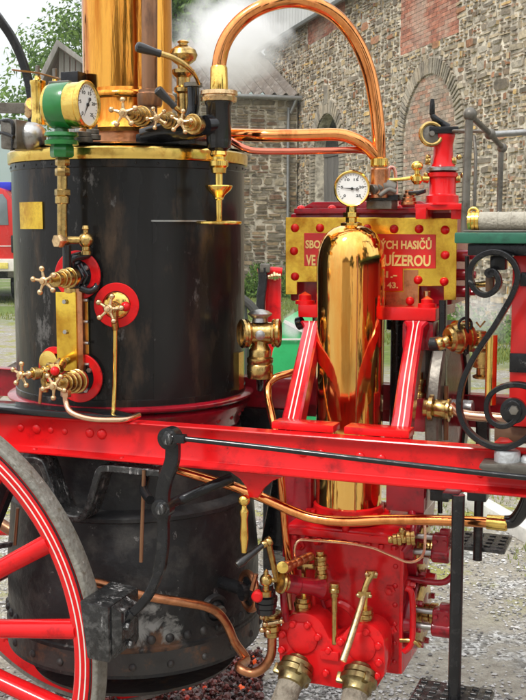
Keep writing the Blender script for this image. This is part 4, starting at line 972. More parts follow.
# front chest with two round covers
cf = -.27
def arc(px, py, r, a0, a1, n=14): return [P(px + r * math.cos(rad(a0 + (a1 - a0) * i / n)), py - r * math.sin(rad(a0 + (a1 - a0) * i / n)), cf) for i in range(n + 1)]
po = [P(279, 657, cf)] + arc(302, 637, 24, 180, 25) + [P(330, 640, cf)] + arc(362, 646, 22.5, 155, 10) + [P(385, 665, cf), P(384, 676, cf), P(375, 690, cf), P(340, 689, cf), P(320, 685, cf), P(282, 680, cf)]
po = [p for i, p in enumerate(po)]
chest = MB().prism(po, N * .10, .006).build('valve_chest', RED, eng)
cpo = arc(302, 637, 21, 180, 25); 
MB().lathe(P(302, 638, cf - .002), -N, [(0, .052), (.004, .050), (.008, .042), (.008, 0)], 40).build('round_cover', RED, chest)
MB().lathe(P(361, 647, cf - .002), -N, [(0, .048), (.004, .046), (.008, .038), (.008, 0)], 40).build('round_cover', RED, chest)
for px, py in ((293, 624), (307.6, 625), (318, 637), (282.7, 634), (282, 649.6), (328.6, 650.5), (326, 673), (366, 632), (378.5, 646), (379, 662.5), (341, 642), (292, 674), (350, 684), (377, 676)):
    p = P(px, py, cf - .004); MB().lathe(p, -N, [(0, .0125), (.006, .0125), (.008, .010), (.013, .008), (.016, 0)], 12).build('cover_bolt', RED, chest)
MB().box(P(330, 655, cf - .003), U * .030, N * .01, Z * .014, .003).build('cover_web', RED, chest)
# extra castings on the pump: boss behind the middle spindle, ribs, bolts
MB().lathe(P(338, 622, pf), -N, [(-.01, .078), (.012, .078), (.018, .070), (.018, .058), (.008, .052), (.008, 0)], 48).build('casing_boss', CRIMSON, casing)
zA_, zB_ = P(345, 664, pf).z, vf - .03
for s_ in (S_(288, pf, 600), S_(402, pf, 600)):
    MB().ebox(s_ - .006, s_ + .006, pf - .014, pf - .0005, zA_, zB_, .004).build('casing_rib', CRIMSON, casing)
MB().ebox(S_(290, pf, 600), S_(400, pf, 600), pf - .018, pf - .0005, zB_ - .022, zB_ + .002, .005).build('casing_rib', CRIMSON, casing)
for i in range(9):
    s_ = S_(290, pf, 600) + (S_(400, pf, 600) - S_(290, pf, 600)) * (i + .5) / 9
    MB().hexn(E(s_, pf - .012, zB_ - .024), E(s_, pf - .012, zB_ - .038), .009).build('casing_bolt', CRIMSON, casing)
for i in range(7):
    z_ = zA_ + (zB_ - zA_) * (i + .5) / 7
    MB().dome(E(S_(395, pf, 600), pf, z_), -N, .0085).build('casing_bolt', CRIMSON, casing)
for k in range(5):
    z_ = P(410, 516 + k * 28, 0).z
    MB().lathe(E(sE + .0, -.12, z_), U, [(0, .016), (.012, .016), (.014, .010), (.028, .009), (.03, 0)], 6).build('side_nut', CRIMSON, casing)
MB().lathe(E(sE + .012, -.02, P(410, 574, 0).z), U, [(0, .035), (.03, .035), (.034, .02), (.06, .018), (.06, 0)], 28).build('side_boss', CRIMSON, casing)
for pts, r_, m_, nm in (([P(409, 505, -.06), P(414, 520, -.12), P(411, 540, -.16), P(404, 552, -.17)], .011, MAROON, 'curved_pipe'),
                        ([P(406, 588, -.17), P(412, 596, -.17), P(412, 640, -.16), P(404, 652, -.16)], .010, CRIMSON, 'curved_pipe'),
                        ([P(400, 640, -.16), P(413, 641, -.16), P(420, 646, -.15)], .008, AGED, 'drain_cock'),
                        ([P(291, 560, -.17), P(289, 590, -.18), P(291, 610, -.2)], .008, DULLCOP, 'small_pipe'),
                        ([P(322, 600, -.18), P(326, 615, -.18), P(326, 640, -.2)], .006, MAROON, 'small_rod')):
    MB().tube(pts, r_, 12).build(nm, m_, casing)
for px, py in ((300, 545), (390, 590), (392, 630), (318, 540)):
    MB().lathe(P(px, py, pf), -N, [(0, .018), (.008, .018), (.010, .011), (.022, .010), (.024, 0)], 6).build('plug', CRIMSON, casing)
# brass spindles and link gear above the chest
def stem(px, pyb, pyt, y, rs, m_=AGED):
    b = MB(); nutstack(b, Q(px, pyb, y), Q(px, pyt, y), rs, 24); return b.build('spindle_gland', m_, chest)
cy = P(303, 610, cf + .04).y
stem(303, 615, 597, cy, [.022, .026, .029, .024])
MB().cyl(Q(304, 598, cy), Q(304, 568, cy), .008).build('brass_spindle', BRASS, chest)
MB().cyl(Q(313, 606, cy + .03), Q(313, 568, cy + .03), .009).build('red_spindle', RED, chest)
cy2 = P(365, 620, cf + .04).y
stem(364.5, 622, 608, cy2, [.024, .028, .026])
MB().cyl(Q(365, 610, cy2), Q(367, 580, cy2), .007).build('brass_spindle', BRASS, chest)
b = MB(); b.cyl(Q(334.5, 644, cy2), Q(334.5, 596, cy2), .0095); nutstack(b, Q(334.5, 597, cy2), Q(334.5, 583, cy2), [.013, .018, .016], 16); b.build('brass_spindle', AGED, chest)
lv = MB().tube([Q(342.5, 661, cy2 - .14), Q(350, 640, cy2 - .11), Q(361, 605, cy2 - .06), Q(365, 590, cy2 - .05)], [.0115, .0115, .010, .009], 14, smooth=2).build('brass_lever', PALEB, eng)
b = MB(); b.tube([Q(363, 597, cy2 - .05), Q(366, 585, cy2 - .05), Q(372, 573, cy2 - .04)], [.012, .009, .012], 10)
b.box(Q(364, 594, cy2 - .05), V((.02, 0, 0)), V((0, .01, 0)), Z * .010, .003); b.box(Q(371, 574, cy2 - .04), V((.018, 0, 0)), V((0, .01, 0)), Z * .011, .003)
b.build('lever_joint', AGED, lv)
for px, py in ((358, 595), (370, 596), (366.5, 574), (376, 574)): MB().ball(Q(px, py, cy2 - .055), .007, n=10).build('joint_pin', PALEB, lv)
# link work and red gland left
b = MB(); b.box(Q(307, 566, cy), V((.032, 0, 0)), V((0, .010, 0)), Z * .009, .002); b.box(Q(303, 567, cy), V((.006, 0, 0)), V((0, .012, 0)), Z * .018, .002); b.box(Q(317, 568, cy), V((.006, 0, 0)), V((0, .012, 0)), Z * .02, .002)
lk = b.build('link_bar', AGED, eng)
MB().ball(Q(307, 560, cy - .01), .011).build('link_pin', PALEB, lk)
gl = MB().lathe(Q(283, 583, 3.13), Q(325, 588, 3.20) - Q(283, 583, 3.13), [(0, .022), (.0, .028), (.05, .030), (.055, .026), (.11, .026), (.14, .034)], 32).build('gland_barrel', MAROON, eng)
MB().lathe(Q(279, 582, 3.12), Q(325, 588, 3.20) - Q(283, 583, 3.13), [(0, .015), (.002, .033), (.008, .036), (.014, .033), (.016, .028), (.024, .028)], 32).build('gland_nut', AGED, gl)
b = MB(); nutstack(b, Q(284, 568, 3.1), Q(311, 556, 3.2), [.018, .013, .014, .015, .015], 18); b.build('pump_cock', DULLCOP, eng)
MB().lathe(Q(283, 567, 3.095), V((-.3, -1, .1)), [(0, .018), (.006, .018), (.008, .010), (.008, 0)], 20).build('cock_face', BRASS, eng)
b = MB(); nutstack(b, Q(322, 582, 3.2), Q(320, 551, 3.2), [.018, .022, .018, .024, .020, .022, .014], 18); b.build('relief_valve', AGED, eng)
MB().tube([P(283, 590, -.3), P(284, 606, -.3), P(286, 620, -.28)], .011, 10).build('maroon_stay', MAROON, eng)
MB().tube([Q(295, 558, 3.16), Q(294.5, 548, 3.15), Q(299, 540.5, 3.15), Q(312, 540.5, 3.15), Q(345, 543, 3.14), Q(372, 548, 3.12), Q(392, 556, 3.1), Q(405, 561.5, 3.09), Q(416, 561, 3.09), Q(423, 554, 3.10), Q(425, 540, 3.12), Q(424.5, 522, 3.14)], .0042, 10).build('thin_copper_tube', PALECOP, eng)
# black drum behind the pump
MB().lathe(V((Q(282, 500, 3.75).x, 3.75, 0)), Z, [(Q(0, 546, 3.75).z, .06), (Q(0, 540, 3.75).z, .075), (Q(0, 480, 3.75).z, .035), (Q(0, 470, 3.75).z, .03)], 28).build('suction_strainer', BLACK, eng)
# small dark pieces above suction pipe right
MB().ebox(S_(388, -.1), S_(428, -.1), -.1, .1, P(400, 512, -.1).z, BEAMT - .11, .01).build('crank_bearing', MAROON, eng)
MB().cyl(E(S_(392, .0, 495), .0, P(400, 494, 0).z), E(S_(427, .0, 495), .0, P(400, 494, 0).z), .055).build('crank_boss', CRIMSON, eng)

# ---- step irons
zt_ = BEAMT - .115
p0 = P(458.5, 492, -.55); p1 = P(455, 690, -.55)
p1.z -= .03
si = MB().tube([V((p0.x, p0.y, zt_)), V((p0.x, p0.y, p1.z))], .0175, 18).build('step_iron', BLACK, eng)
MB().box(V((p0.x, p0.y + .06, zt_ - .006)), U * .022, N * .06, Z * .008, .003).build('step_bracket', BLACK, si)
b = MB(); b.box(V((p0.x - .0, p0.y + .03, p1.z - .006)), U * .105, N * .075, Z * .007, .002)
for i in range(6):
    for j in range(5): b.box(V((p0.x, p0.y + .03, p1.z + .002)) + U * (-.09 + i * .036) + N * (-.06 + j * .03), U * .009, N * .007, Z * .003, .001, 1)
b.build('step_tread', WORN, si)
p0 = P(479, 492, .0); p1 = P(477.5, 560, .0)
si = MB().tube([V((p0.x, p0.y, zt_)), V((p0.x, p0.y, p1.z))], .015, 14).build('step_iron', BLACK, eng)
b = MB(); b.box(V((p0.x + .02, p0.y + .10, p1.z + .03)), U * .10, N * .09, Z * .006, .002)
for i in range(5):
    for j in range(4): b.box(V((p0.x + .02, p0.y + .10, p1.z + .037)) + U * (-.08 + i * .04) + N * (-.06 + j * .04), U * .010, N * .008, Z * .003, .001, 1)
b.build('step_tread', WORN, si)
for px in (441, 478):
    MB().box(P(px, 494, -.05) + Z * .0, U * .03, N * .03, Z * .018, .006).build('hanger_block', BLACK, eng)
MB().tube([P(440, 494, -.0), P(440, 513, -.0)], .008, 10).build('hanger_rod', BLACK, eng)

# ---- wheels
WR = .762; wz_ = .325 + .46; ws_ = -.564; wv = -.65
def make_wheel(c, sgn, R):
    ax = N * sgn                                 # points to the outside
    x = U.copy(); y = Z.copy()
    w = MB().annulus(c - ax * .06, ax, R - .066, R, .062, 120).build('road_wheel', RED, eng, smooth=50)
    MB().annulus(c - ax * .056, ax, R + .0005, R + .022, .059, 140).build('iron_tyre', TYRE, w, smooth=50)
    for r in (R - .020, R - .038):
        MB().annulus(c + ax * .0021, ax, r - .0022, r + .0022, .0008, 120).build('white_line', WHITE, w)
    MB().annulus(c + ax * .0021, ax, R - .006, R - .0005, .001, 120).build('black_line', BLACK, w)
    MB().lathe(c - ax * .14, ax, [(0, .06), (.02, .085), (.06, .10), (.12, .105), (.16, .09), (.22, .065), (.25, .06), (.255, .03)], 40).build('hub', RED, w)
    MB().lathe(c + ax * .11, ax, [(0, .045), (.03, .045), (.04, .03), (.045, 0)], 32).build('hub_cap', BRASS, w)
    for k in range(16):
        a = SP0 + 2 * math.pi * k / 16
        d = x * math.cos(a) + y * math.sin(a); t = ax.cross(d)
        p0 = c + d * .08 - ax * .02; p1 = c + d * (R - .05) - ax * .028
        s = MB(); s.tube([p0, p0.lerp(p1, .15), p0.lerp(p1, .6), p1], [.040, .038, .033, .036], 16, flat=.85)
        sp = s.build('spoke', RED, w)
        l = MB(); f = ax * .0265
        q = [p0.lerp(p1, f_) + ax * o_ + t * .008 for f_, o_ in ((.2, .0325), (.4, .0302), (.6, .0280), (.8, .0292), (.97, .0300))]
        l.strip(q, .005, .003, ax); l.build('white_line', WHITE, sp)
    return w
_c = E(ws_, wv, wz_)
_p = P(-3, 564, wv - .0); _q = P(46, 546, wv)
_sp = P(40, 547.5, wv) - _c; SP0 = math.atan2(_sp.z, _sp.dot(U))
w1 = make_wheel(_c, -1, WR)
make_wheel(E(ws_, .65, wz_), 1, WR)
MB().cyl(E(ws_, -.62, wz_), E(ws_, .62, wz_), .035).build('axle', BLACK, eng)
for sg in (-1, 1):
    MB().strip(crv([E(ws_ - .5, sg * .52, BEAMT - .16), E(ws_ - .2, sg * .52, wz_ + .13), E(ws_, sg * .52, wz_ + .09), E(ws_ + .2, sg * .52, wz_ + .13), E(ws_ + .42, sg * .52, BEAMT - .16)]), .05, .05).build('leaf_spring', BLACK, eng)
WR2 = .60
SP0 = .2
make_wheel(E(2.75, -.65, .626), -1, WR2); make_wheel(E(2.75, .65, .626), 1, WR2)
MB().cyl(E(2.75, -.62, .626), E(2.75, .62, .626), .035).build('axle', BLACK, eng)
MB().ebox(2.55, 2.95, -.40, .40, .67, BEAMT - .13, .02).build('turntable', RED, eng)

# ============================================================ THINGS ON AND AT THE ENGINE
def hose(px, py, dx, label):
    p0 = P(px, py, cf - .003)
    d = (V((dx, -.62, -.62))).normalized()
    root = thing('fire_hose', V((p0.x, p0.y, 0)), label, 'fire hose', 'canvas hoses coupled to the pump')
    b = MB(); e = p0 + d * .055
    b.lathe(p0 - d * .025, d, [(0, .036), (.012, .038), (.014, .050), (.018, .053), (.034, .053), (.037, .048), (.040, .058), (.056, .058), (.060, .050), (.066, .046), (.085, .043), (.09, .038)], 40)
    cpn = b.build('coupling', DULLBR, root)
    x, y, _ = MB().frame(d)
    for k in range(3):
        a = .9 + k * 2.094; q = p0 + d * .025 + (x * math.cos(a) + y * math.sin(a)) * .054
        MB().box(q, d * .016, (x * math.cos(a) + y * math.sin(a)) * .014, (-x * math.sin(a) + y * math.cos(a)) * .009, .004).build('lug', DULLBR, cpn)
    s = p0 + d * .055
    pts = [s, s + d * .10, s + d * .25, s + d * .45 + V((0, -.02, .0))]
    g = V((s.x + dx * .9, s.y - .62, .05)); pts += [g, g + V((dx * .6, -.5, -.01)), g + V((dx * 1.5, -1.2, -.01))]
    pts = [V((p.x, p.y, max(p.z, .04))) for p in pts]
    MB().tube(pts, .0385, 24, smooth=8).build('hose_tube', CANVAS, root)
hose(297, 666, -.34, 'canvas hose on the left outlet of the red pump, nearer the copper drain pipe')
hose(360, 674, -.26, 'canvas hose on the right outlet of the red pump, under the long brass lever')
# rolled hose on the green board
y0 = P(500, 222, -.30)
root = thing('rolled_hose', V((y0.x, y0.y, gz1 + .007)), 'cream canvas hose with brass coupling lying along the green board beside the hand rail', 'hose')
zr = gz1 + .006 + .025
a0 = E(S_(476, -.36, 222), -.36, zr); 
MB().tube([a0, a0 + U * .3, a0 + U * .7], .0245, 24, smooth=10).build('hose_tube', CREAMHOSE, root)
for k in range(9):
    MB().torus(a0 + U * (.06 + k * .035), U, .0245, .0015, 28, 6).build('hose_rib', CREAMHOSE, root)
b = MB(); nutstack(b, a0 - U * .022, a0 + U * .01, [.024, .027, .027], 28); b.build('coupling', BRASS, root)
MB().torus(a0 - U * .008 + Z * .022, N, .013, .004, 20, 8).build('coupling_loop', BRASS, root)

# ============================================================ SETTING
def gmat():
    m = bpy.data.materials.new('gravel_ground'); m.use_nodes = True
    n, l = m.node_tree.nodes, m.node_tree.links; b = n['Principled BSDF']
    tc = n.new('ShaderNodeTexCoord')
    def noise(s, d=6, r=.6):
        q = n.new('ShaderNodeTexNoise'); q.inputs['Scale'].default_value = s; q.inputs['Detail'].default_value = d; q.inputs['Roughness'].default_value = r
        l.new(tc.outputs['Object'], q.inputs[0]); return q
    def ramp(src, pts):
        r = n.new('ShaderNodeValToRGB'); e = r.color_ramp.elements
        e[0].position, e[0].color = pts[0][0], (*pts[0][1], 1); e[1].position, e[1].color = pts[1][0], (*pts[1][1], 1)
        for p in pts[2:]: k = e.new(p[0]); k.color = (*p[1], 1)
        l.new(src, r.inputs[0]); return r
    vo = n.new('ShaderNodeTexVoronoi'); vo.inputs['Scale'].default_value = 55; l.new(tc.outputs['Object'], vo.inputs[0])
    sx = n.new('ShaderNodeSeparateColor'); l.new(vo.outputs['Color'], sx.inputs[0])
    g = ramp(sx.outputs[0], [(.0, (.10, .095, .085)), (.55, (.32, .31, .285)), (1, (.70, .69, .66))])
    mud = ramp(noise(14, 8).outputs['Fac'], [(.3, (.24, .21, .165)), (.7, (.42, .385, .315))])
    mk = ramp(noise(1.7, 7, .65).outputs['Fac'], [(.50, (0, 0, 0)), (.60, (1, 1, 1))])
    x1 = n.new('ShaderNodeMixRGB'); l.new(mk.outputs[0], x1.inputs[0]); l.new(mud.outputs[0], x1.inputs[1]); l.new(g.outputs[0], x1.inputs[2])
    moss = ramp(noise(30, 6).outputs['Fac'], [(.3, (.16, .17, .03)), (.7, (.42, .40, .08))])
    mm = ramp(noise(2.3, 8, .7).outputs['Fac'], [(.52, (0, 0, 0)), (.60, (1, 1, 1))])
    # moss and grass grow away from the worked ground round the engine
    sp = n.new('ShaderNodeSeparateXYZ'); l.new(tc.outputs['Object'], sp.inputs[0])
    d = n.new('ShaderNodeMapRange'); d.inputs[1].default_value = 5.3; d.inputs[2].default_value = 6.4; l.new(sp.outputs[1], d.inputs[0])
    mu = n.new('ShaderNodeMath'); mu.operation = 'MULTIPLY'; l.new(mm.outputs[0], mu.inputs[0]); l.new(d.outputs[0], mu.inputs[1])
    x2 = n.new('ShaderNodeMixRGB'); l.new(mu.outputs[0], x2.inputs[0]); l.new(x1.outputs[0], x2.inputs[1]); l.new(moss.outputs[0], x2.inputs[2])
    gr = ramp(noise(9, 8).outputs['Fac'], [(.3, (.07, .12, .02)), (.7, (.20, .26, .05))])
    d2 = n.new('ShaderNodeMapRange'); d2.inputs[1].default_value = 16; d2.inputs[2].default_value = 18.5; xm = n.new('ShaderNodeMath'); xm.operation = 'MULTIPLY_ADD'; xm.inputs[1].default_value = 1.1; l.new(sp.outputs[0], xm.inputs[0]); l.new(sp.outputs[1], xm.inputs[2]); l.new(xm.outputs[0], d2.inputs[0])
    gk = ramp(noise(.5, 5).outputs['Fac'], [(.38, (.0, .0, .0)), (.50, (1, 1, 1))])
    mu2 = n.new('ShaderNodeMath'); mu2.operation = 'MULTIPLY'; l.new(gk.outputs[0], mu2.inputs[0]); l.new(d2.outputs[0], mu2.inputs[1])
    x3 = n.new('ShaderNodeMixRGB'); l.new(mu2.outputs[0], x3.inputs[0]); l.new(x2.outputs[0], x3.inputs[1]); l.new(gr.outputs[0], x3.inputs[2])
    l.new(x3.outputs[0], b.inputs['Base Color']); b.inputs['Roughness'].default_value = .85
    bp = n.new('ShaderNodeBump'); bp.inputs['Strength'].default_value = .8; bp.inputs['Distance'].default_value = .02
    l.new(vo.outputs['Distance'], bp.inputs['Height']); bp.invert = True; l.new(bp.outputs[0], b.inputs['Normal'])
    return m
gmesh = MB(); bm = gmesh.bm
vs = [bm.verts.new(p) for p in ((-1500, -600, 0), (1500, -600, 0), (1500, 2500, 0), (-1500, 2500, 0))]; bm.faces.new(vs)
ground = gmesh.build('ground', gmat(), kind='structure'); ground.location = (0, 0, 0)
me = ground.data
for v in me.vertices: v.co += V((0, 950, 0))     # mesh coordinates = world coordinates

pa_, pb_ = G(462, 501), G(548, 552)
dd_ = (pb_ - pa_).normalized(); ee_ = V((-dd_.y, dd_.x, 0))
kb = MB().box((pa_ + pb_) / 2 + dd_ * .4 + Z * .05, dd_ * ((pb_ - pa_).length / 2 + .4), ee_ * .06, Z * .05, .008).build('white_kerb', mat('white_stone', (.62, .60, .55), .8, 0, .2, 6, (.35, .33, .28), .55, .7, .3, 20))
tag(kb, 'long white kerb stone lying on the mossy gravel at the right', 'kerb')
# loose gravel stones near the engine (nobody could count them)
def stones():
    m = bpy.data.materials.new('gravel_stone'); m.use_nodes = True
    n, l = m.node_tree.nodes, m.node_tree.links; b = n['Principled BSDF']
    g = n.new('ShaderNodeNewGeometry'); r = n.new('ShaderNodeValToRGB')
    e = r.color_ramp.elements; e[0].color = (.12, .11, .10, 1); e[1].color = (.62, .61, .59, 1); k = e.new(.45); k.color = (.34, .33, .31, 1); k = e.new(.75); k.color = (.50, .48, .45, 1)
    l.new(g.outputs['Random Per Island'], r.inputs[0]); l.new(r.outputs[0], b.inputs['Base Color']); b.inputs['Roughness'].default_value = .8
    vs, fs = [], []
    base = [(1, 0, 0), (0, 1, 0), (-1, 0, 0), (0, -1, 0), (0, 0, 1), (0, 0, -1), (.7, .7, .3), (-.7, .7, .2), (-.7, -.7, .3), (.7, -.7, .2)]
    tb = bmesh.new()
    for p in base: tb.verts.new(p)
    h = bmesh.ops.convex_hull(tb, input=tb.verts); tb.verts.ensure_lookup_table(); tb.verts.index_update()
    bv = [v.co.copy() for v in tb.verts]; bf = [[v.index for v in f.verts] for f in tb.faces]; tb.free()
    R = random.Random(3)
    for i in range(20500):
        if i < 17000:
            px = R.uniform(-60, 560); py = R.uniform(505, 760); p = G(px, py)
        else: p = V((R.uniform(-3, 4), R.uniform(1.0, 4.2), 0))
        if R.random() < .78 and math.sin(p.x * 3.1 + 1 + math.sin(p.y * 4)) * math.sin(p.y * 2.3 + math.sin(p.x * 5)) > .12: continue
        s = R.uniform(.004, .0105) * (1.6 if R.random() < .1 else 1)
        mt = Matrix.Rotation(R.uniform(0, 6.3), 3, 'Z') @ Matrix.Diagonal((s * R.uniform(.8, 1.4), s * R.uniform(.7, 1.1), s * R.uniform(.5, .9)))
        o = len(vs)
        for q in bv: vs.append(mt @ V((q.x * R.uniform(.8, 1.15), q.y * R.uniform(.8, 1.15), q.z)) + V((p.x, p.y, s * .35)))
        for f in bf: fs.append([o + k for k in f])
    me = bpy.data.meshes.new('gravel'); me.from_pydata(vs, [], fs); me.materials.append(m)
    o = bpy.data.objects.new('gravel', me); col.objects.link(o); tag(o, 'loose pale and dark grey gravel stones lying round the engine', 'gravel'); o['kind'] = 'stuff'
stones()

# glowing coals under the firebox
def coals():
    m = bpy.data.materials.new('cinder'); m.use_nodes = True
    n, l = m.node_tree.nodes, m.node_tree.links; b = n['Principled BSDF']
    g = n.new('ShaderNodeNewGeometry'); r = n.new('ShaderNodeValToRGB'); e = r.color_ramp.elements
    e[0].color = (.12, .022, .016, 1); e[1].color = (.20, .03, .02, 1); k = e.new(.5); k.color = (.05, .035, .03, 1)
    l.new(g.outputs['Random Per Island'], r.inputs[0]); l.new(r.outputs[0], b.inputs['Base Color'])
    r2 = n.new('ShaderNodeValToRGB'); e = r2.color_ramp.elements; e[0].position = .972; e[0].color = (0, 0, 0, 1); e[1].position = 1; e[1].color = (1, .14, .02, 1); k = e.new(.986); k.color = (.35, .015, .004, 1)
    l.new(g.outputs['Random Per Island'], r2.inputs[0]); l.new(r2.outputs[0], b.inputs['Emission Color']); b.inputs['Emission Strength'].default_value = .7
    b.inputs['Roughness'].default_value = .35
    mb = MB(); R = random.Random(5)
    for i in range(3600):
        p = G(R.uniform(95, 262), R.uniform(655, 735)); 
        s = R.uniform(.005, .014) if i % 9 else R.uniform(.014, .022); k = 5
        q = V((p.x, p.y, R.uniform(.01, .05)))
        mb.lathe(q, V((R.uniform(-1, 1), R.uniform(-1, 1), R.uniform(-1, 1))), [(-s, 0), (-s * .4, s * R.uniform(.6, 1)), (s * .5, s * R.uniform(.6, 1)), (s, 0)], k)
    o = mb.build('hot_coals', m, smooth=10); tag(o, 'dark red cinders and a few glowing coals spilled on the ground under the firebox', 'coals'); o['kind'] = 'stuff'
coals()

# ---- long stone building on the right
WD = V((-.2777, 1, 0)).normalized()              # runs away from the camera
W0 = Q(298, 228, 33.1); W0.z = 0
WN = V((-WD.y, WD.x, 0))                          # outward (towards the yard, to the left)
if WN.x > 0: WN = -WN
def WP(px, py):                                   # sight line meets the wall plane -> (s, z)
    r = ray(px, py); o = V((0, 0, EYE)); k = (W0 - o).dot(WN) / r.dot(WN); p = o + r * k
    return (p - W0).dot(WD), p.z
def WE(s, z, d=0): return W0 + WD * s + Z * z + WN * d
def wmat(name, cols, mortar=None, bump=.6):
    m = bpy.data.materials.new(name); m.use_nodes = True
    n, l = m.node_tree.nodes, m.node_tree.links; b = n['Principled BSDF']
    g = n.new('ShaderNodeNewGeometry'); r = n.new('ShaderNodeValToRGB'); e = r.color_ramp.elements
    r.color_ramp.interpolation = 'CONSTANT'
    e[0].color = (*cols[0], 1); e[1].position = 1 / len(cols); e[1].color = (*cols[1], 1)
    for i, c in enumerate(cols[2:]): k = e.new((i + 2) / len(cols)); k.color = (*c, 1)
    l.new(g.outputs['Random Per Island'], r.inputs[0])
    tc = n.new('ShaderNodeTexCoord'); nz = n.new('ShaderNodeTexNoise'); nz.inputs['Scale'].default_value = 7; nz.inputs['Detail'].default_value = 9; nz.inputs['Roughness'].default_value = .7
    l.new(tc.outputs['Object'], nz.inputs[0])
    r2 = n.new('ShaderNodeValToRGB'); r2.color_ramp.elements[0].position = .3; r2.color_ramp.elements[0].color = (.55, .55, .55, 1); r2.color_ramp.elements[1].position = .72; r2.color_ramp.elements[1].color = (1.6, 1.55, 1.45, 1)
    l.new(nz.outputs['Fac'], r2.inputs[0])
    mx = n.new('ShaderNodeMixRGB'); mx.blend_type = 'MULTIPLY'; mx.inputs[0].default_value = 1; l.new(r.outputs[0], mx.inputs[1]); l.new(r2.outputs[0], mx.inputs[2])
    n5 = n.new('ShaderNodeTexNoise'); n5.inputs['Scale'].default_value = .9; n5.inputs['Detail'].default_value = 5; l.new(tc.outputs['Object'], n5.inputs[0])
    r5 = n.new('ShaderNodeValToRGB'); r5.color_ramp.elements[0].position = .48; r5.color_ramp.elements[1].position = .66; l.new(n5.outputs['Fac'], r5.inputs[0])
    sc_ = n.new('ShaderNodeMath'); sc_.operation = 'MULTIPLY'; sc_.inputs[1].default_value = .38; l.new(r5.outputs[0], sc_.inputs[0])
    m3 = n.new('ShaderNodeMixRGB'); l.new(sc_.outputs[0], m3.inputs[0]); l.new(mx.outputs[0], m3.inputs[1]); m3.inputs[2].default_value = (.46, .42, .34, 1)
    l.new(m3.outputs[0], b.inputs['Base Color']); b.inputs['Roughness'].default_value = .9
    bp = n.new('ShaderNodeBump'); bp.inputs['Strength'].default_value = bump; bp.inputs['Distance'].default_value = .03
    n4 = n.new('ShaderNodeTexNoise'); n4.inputs['Scale'].default_value = 14; n4.inputs['Detail'].default_value = 8; l.new(tc.outputs['Object'], n4.inputs[0]); l.new(n4.outputs['Fac'], bp.inputs['Height']); l.new(bp.outputs[0], b.inputs['Normal'])
    return m
STONE = wmat('rubble_stone', [(.34, .26, .165), (.17, .125, .085), (.42, .33, .21), (.14, .115, .085), (.24, .195, .14), (.50, .34, .14), (.31, .15, .08), (.36, .32, .26), (.19, .155, .115), (.47, .39, .27), (.28, .235, .165), (.17, .14, .105)])
STONE2 = wmat('dark_rubble_stone', [(.24, .18, .11), (.14, .11, .075), (.30, .22, .13), (.18, .15, .11), (.30, .25, .17), (.20, .12, .075)])
BRICK = wmat('red_brick', [(.36, .14, .09), (.42, .18, .12), (.30, .12, .08), (.40, .22, .16)])
BRICKG = wmat('weathered_brick', [(.34, .22, .16), (.30, .24, .19), (.38, .28, .22), (.27, .20, .15), (.36, .20, .14)])
VOUSS = wmat('arch_stone', [(.30, .26, .20), (.25, .22, .17), (.34, .29, .22), (.20, .175, .14)])
MORTAR = mat('lime_mortar', (.66, .59, .47), .95, 0, .35, 2, (.24, .20, .15), .42, .62, .7, 24)
RNG = random.Random(11)
def rubble(mb, PE, rects, s0, s1, z0, z1, size=(.12, .62), hh=(.06, .27), holes=(), depth=.042, gap=.030):
    """irregular stones: guillotine-cut panels with jittered corners; holes: tests f(s,z)->True skips"""
    def stone(a, b, c, d):
        m_s, m_z = (a + c) / 2, (b + d) / 2
        for h in holes:
            if h(m_s, m_z): return
        g = gap * RNG.uniform(.6, 1.5) / 2
        jw = min(.05, (c - a) * .14); jh = min(.04, (d - b) * .18)
        J = lambda q: RNG.uniform(-q, q)
        cs = [(a + g + abs(J(jw)), b + g + abs(J(jh))), (c - g - abs(J(jw)), b + g + abs(J(jh))), (c - g - abs(J(jw)), d - g - abs(J(jh))), (a + g + abs(J(jw)), d - g - abs(J(jh)))]
        # cut corners -> 8 gon
        poly = []
        for i in range(4):
            p = cs[i]; q = cs[(i - 1) % 4]; r = cs[(i + 1) % 4]; k = RNG.uniform(.04, .20)
            poly += [(p[0] + (q[0] - p[0]) * k, p[1] + (q[1] - p[1]) * k), (p[0] + (r[0] - p[0]) * k, p[1] + (r[1] - p[1]) * k)]
        tl, tz = RNG.uniform(-.14, .14), RNG.uniform(-.14, .14); dd = depth * RNG.uniform(.25, 1.3); cx = sum(p[0] for p in poly) / 8; cz = sum(p[1] for p in poly) / 8
        lo = [mb.bm.verts.new(PE(x, z, -.002)) for x, z in poly]; hi = [mb.bm.verts.new(PE(cx + (x - cx) * .90, cz + (z - cz) * .90, dd + (x - cx) * tl + (z - cz) * tz)) for x, z in poly]
        mb.bm.faces.new(hi)
        for i in range(8): mb.bm.faces.new((lo[i], lo[(i + 1) % 8], hi[(i + 1) % 8], hi[i]))
    def cut(a, b, c, d):
        w, h = c - a, d - b
        tw, th = RNG.uniform(*size), RNG.uniform(*hh)
        if w <= tw * 1.25 and h <= th * 1.25: stone(a, b, c, d); return
        if w / tw > h / th: x = a + w * RNG.uniform(.26, .74); cut(a, b, x, d); cut(x, b, c, d)
        else: z = b + h * RNG.uniform(.28, .72); cut(a, b, c, z); cut(a, z, c, d)
    z = z0
    while z < z1 - .05:
        H = min(RNG.uniform(.6, 1.5), z1 - z)
        s = s0
        while s < s1 - .02:
            W_ = min(RNG.uniform(.8, 2.4), s1 - s); cut(s, z, s + W_, z + H); s += W_
        z += H
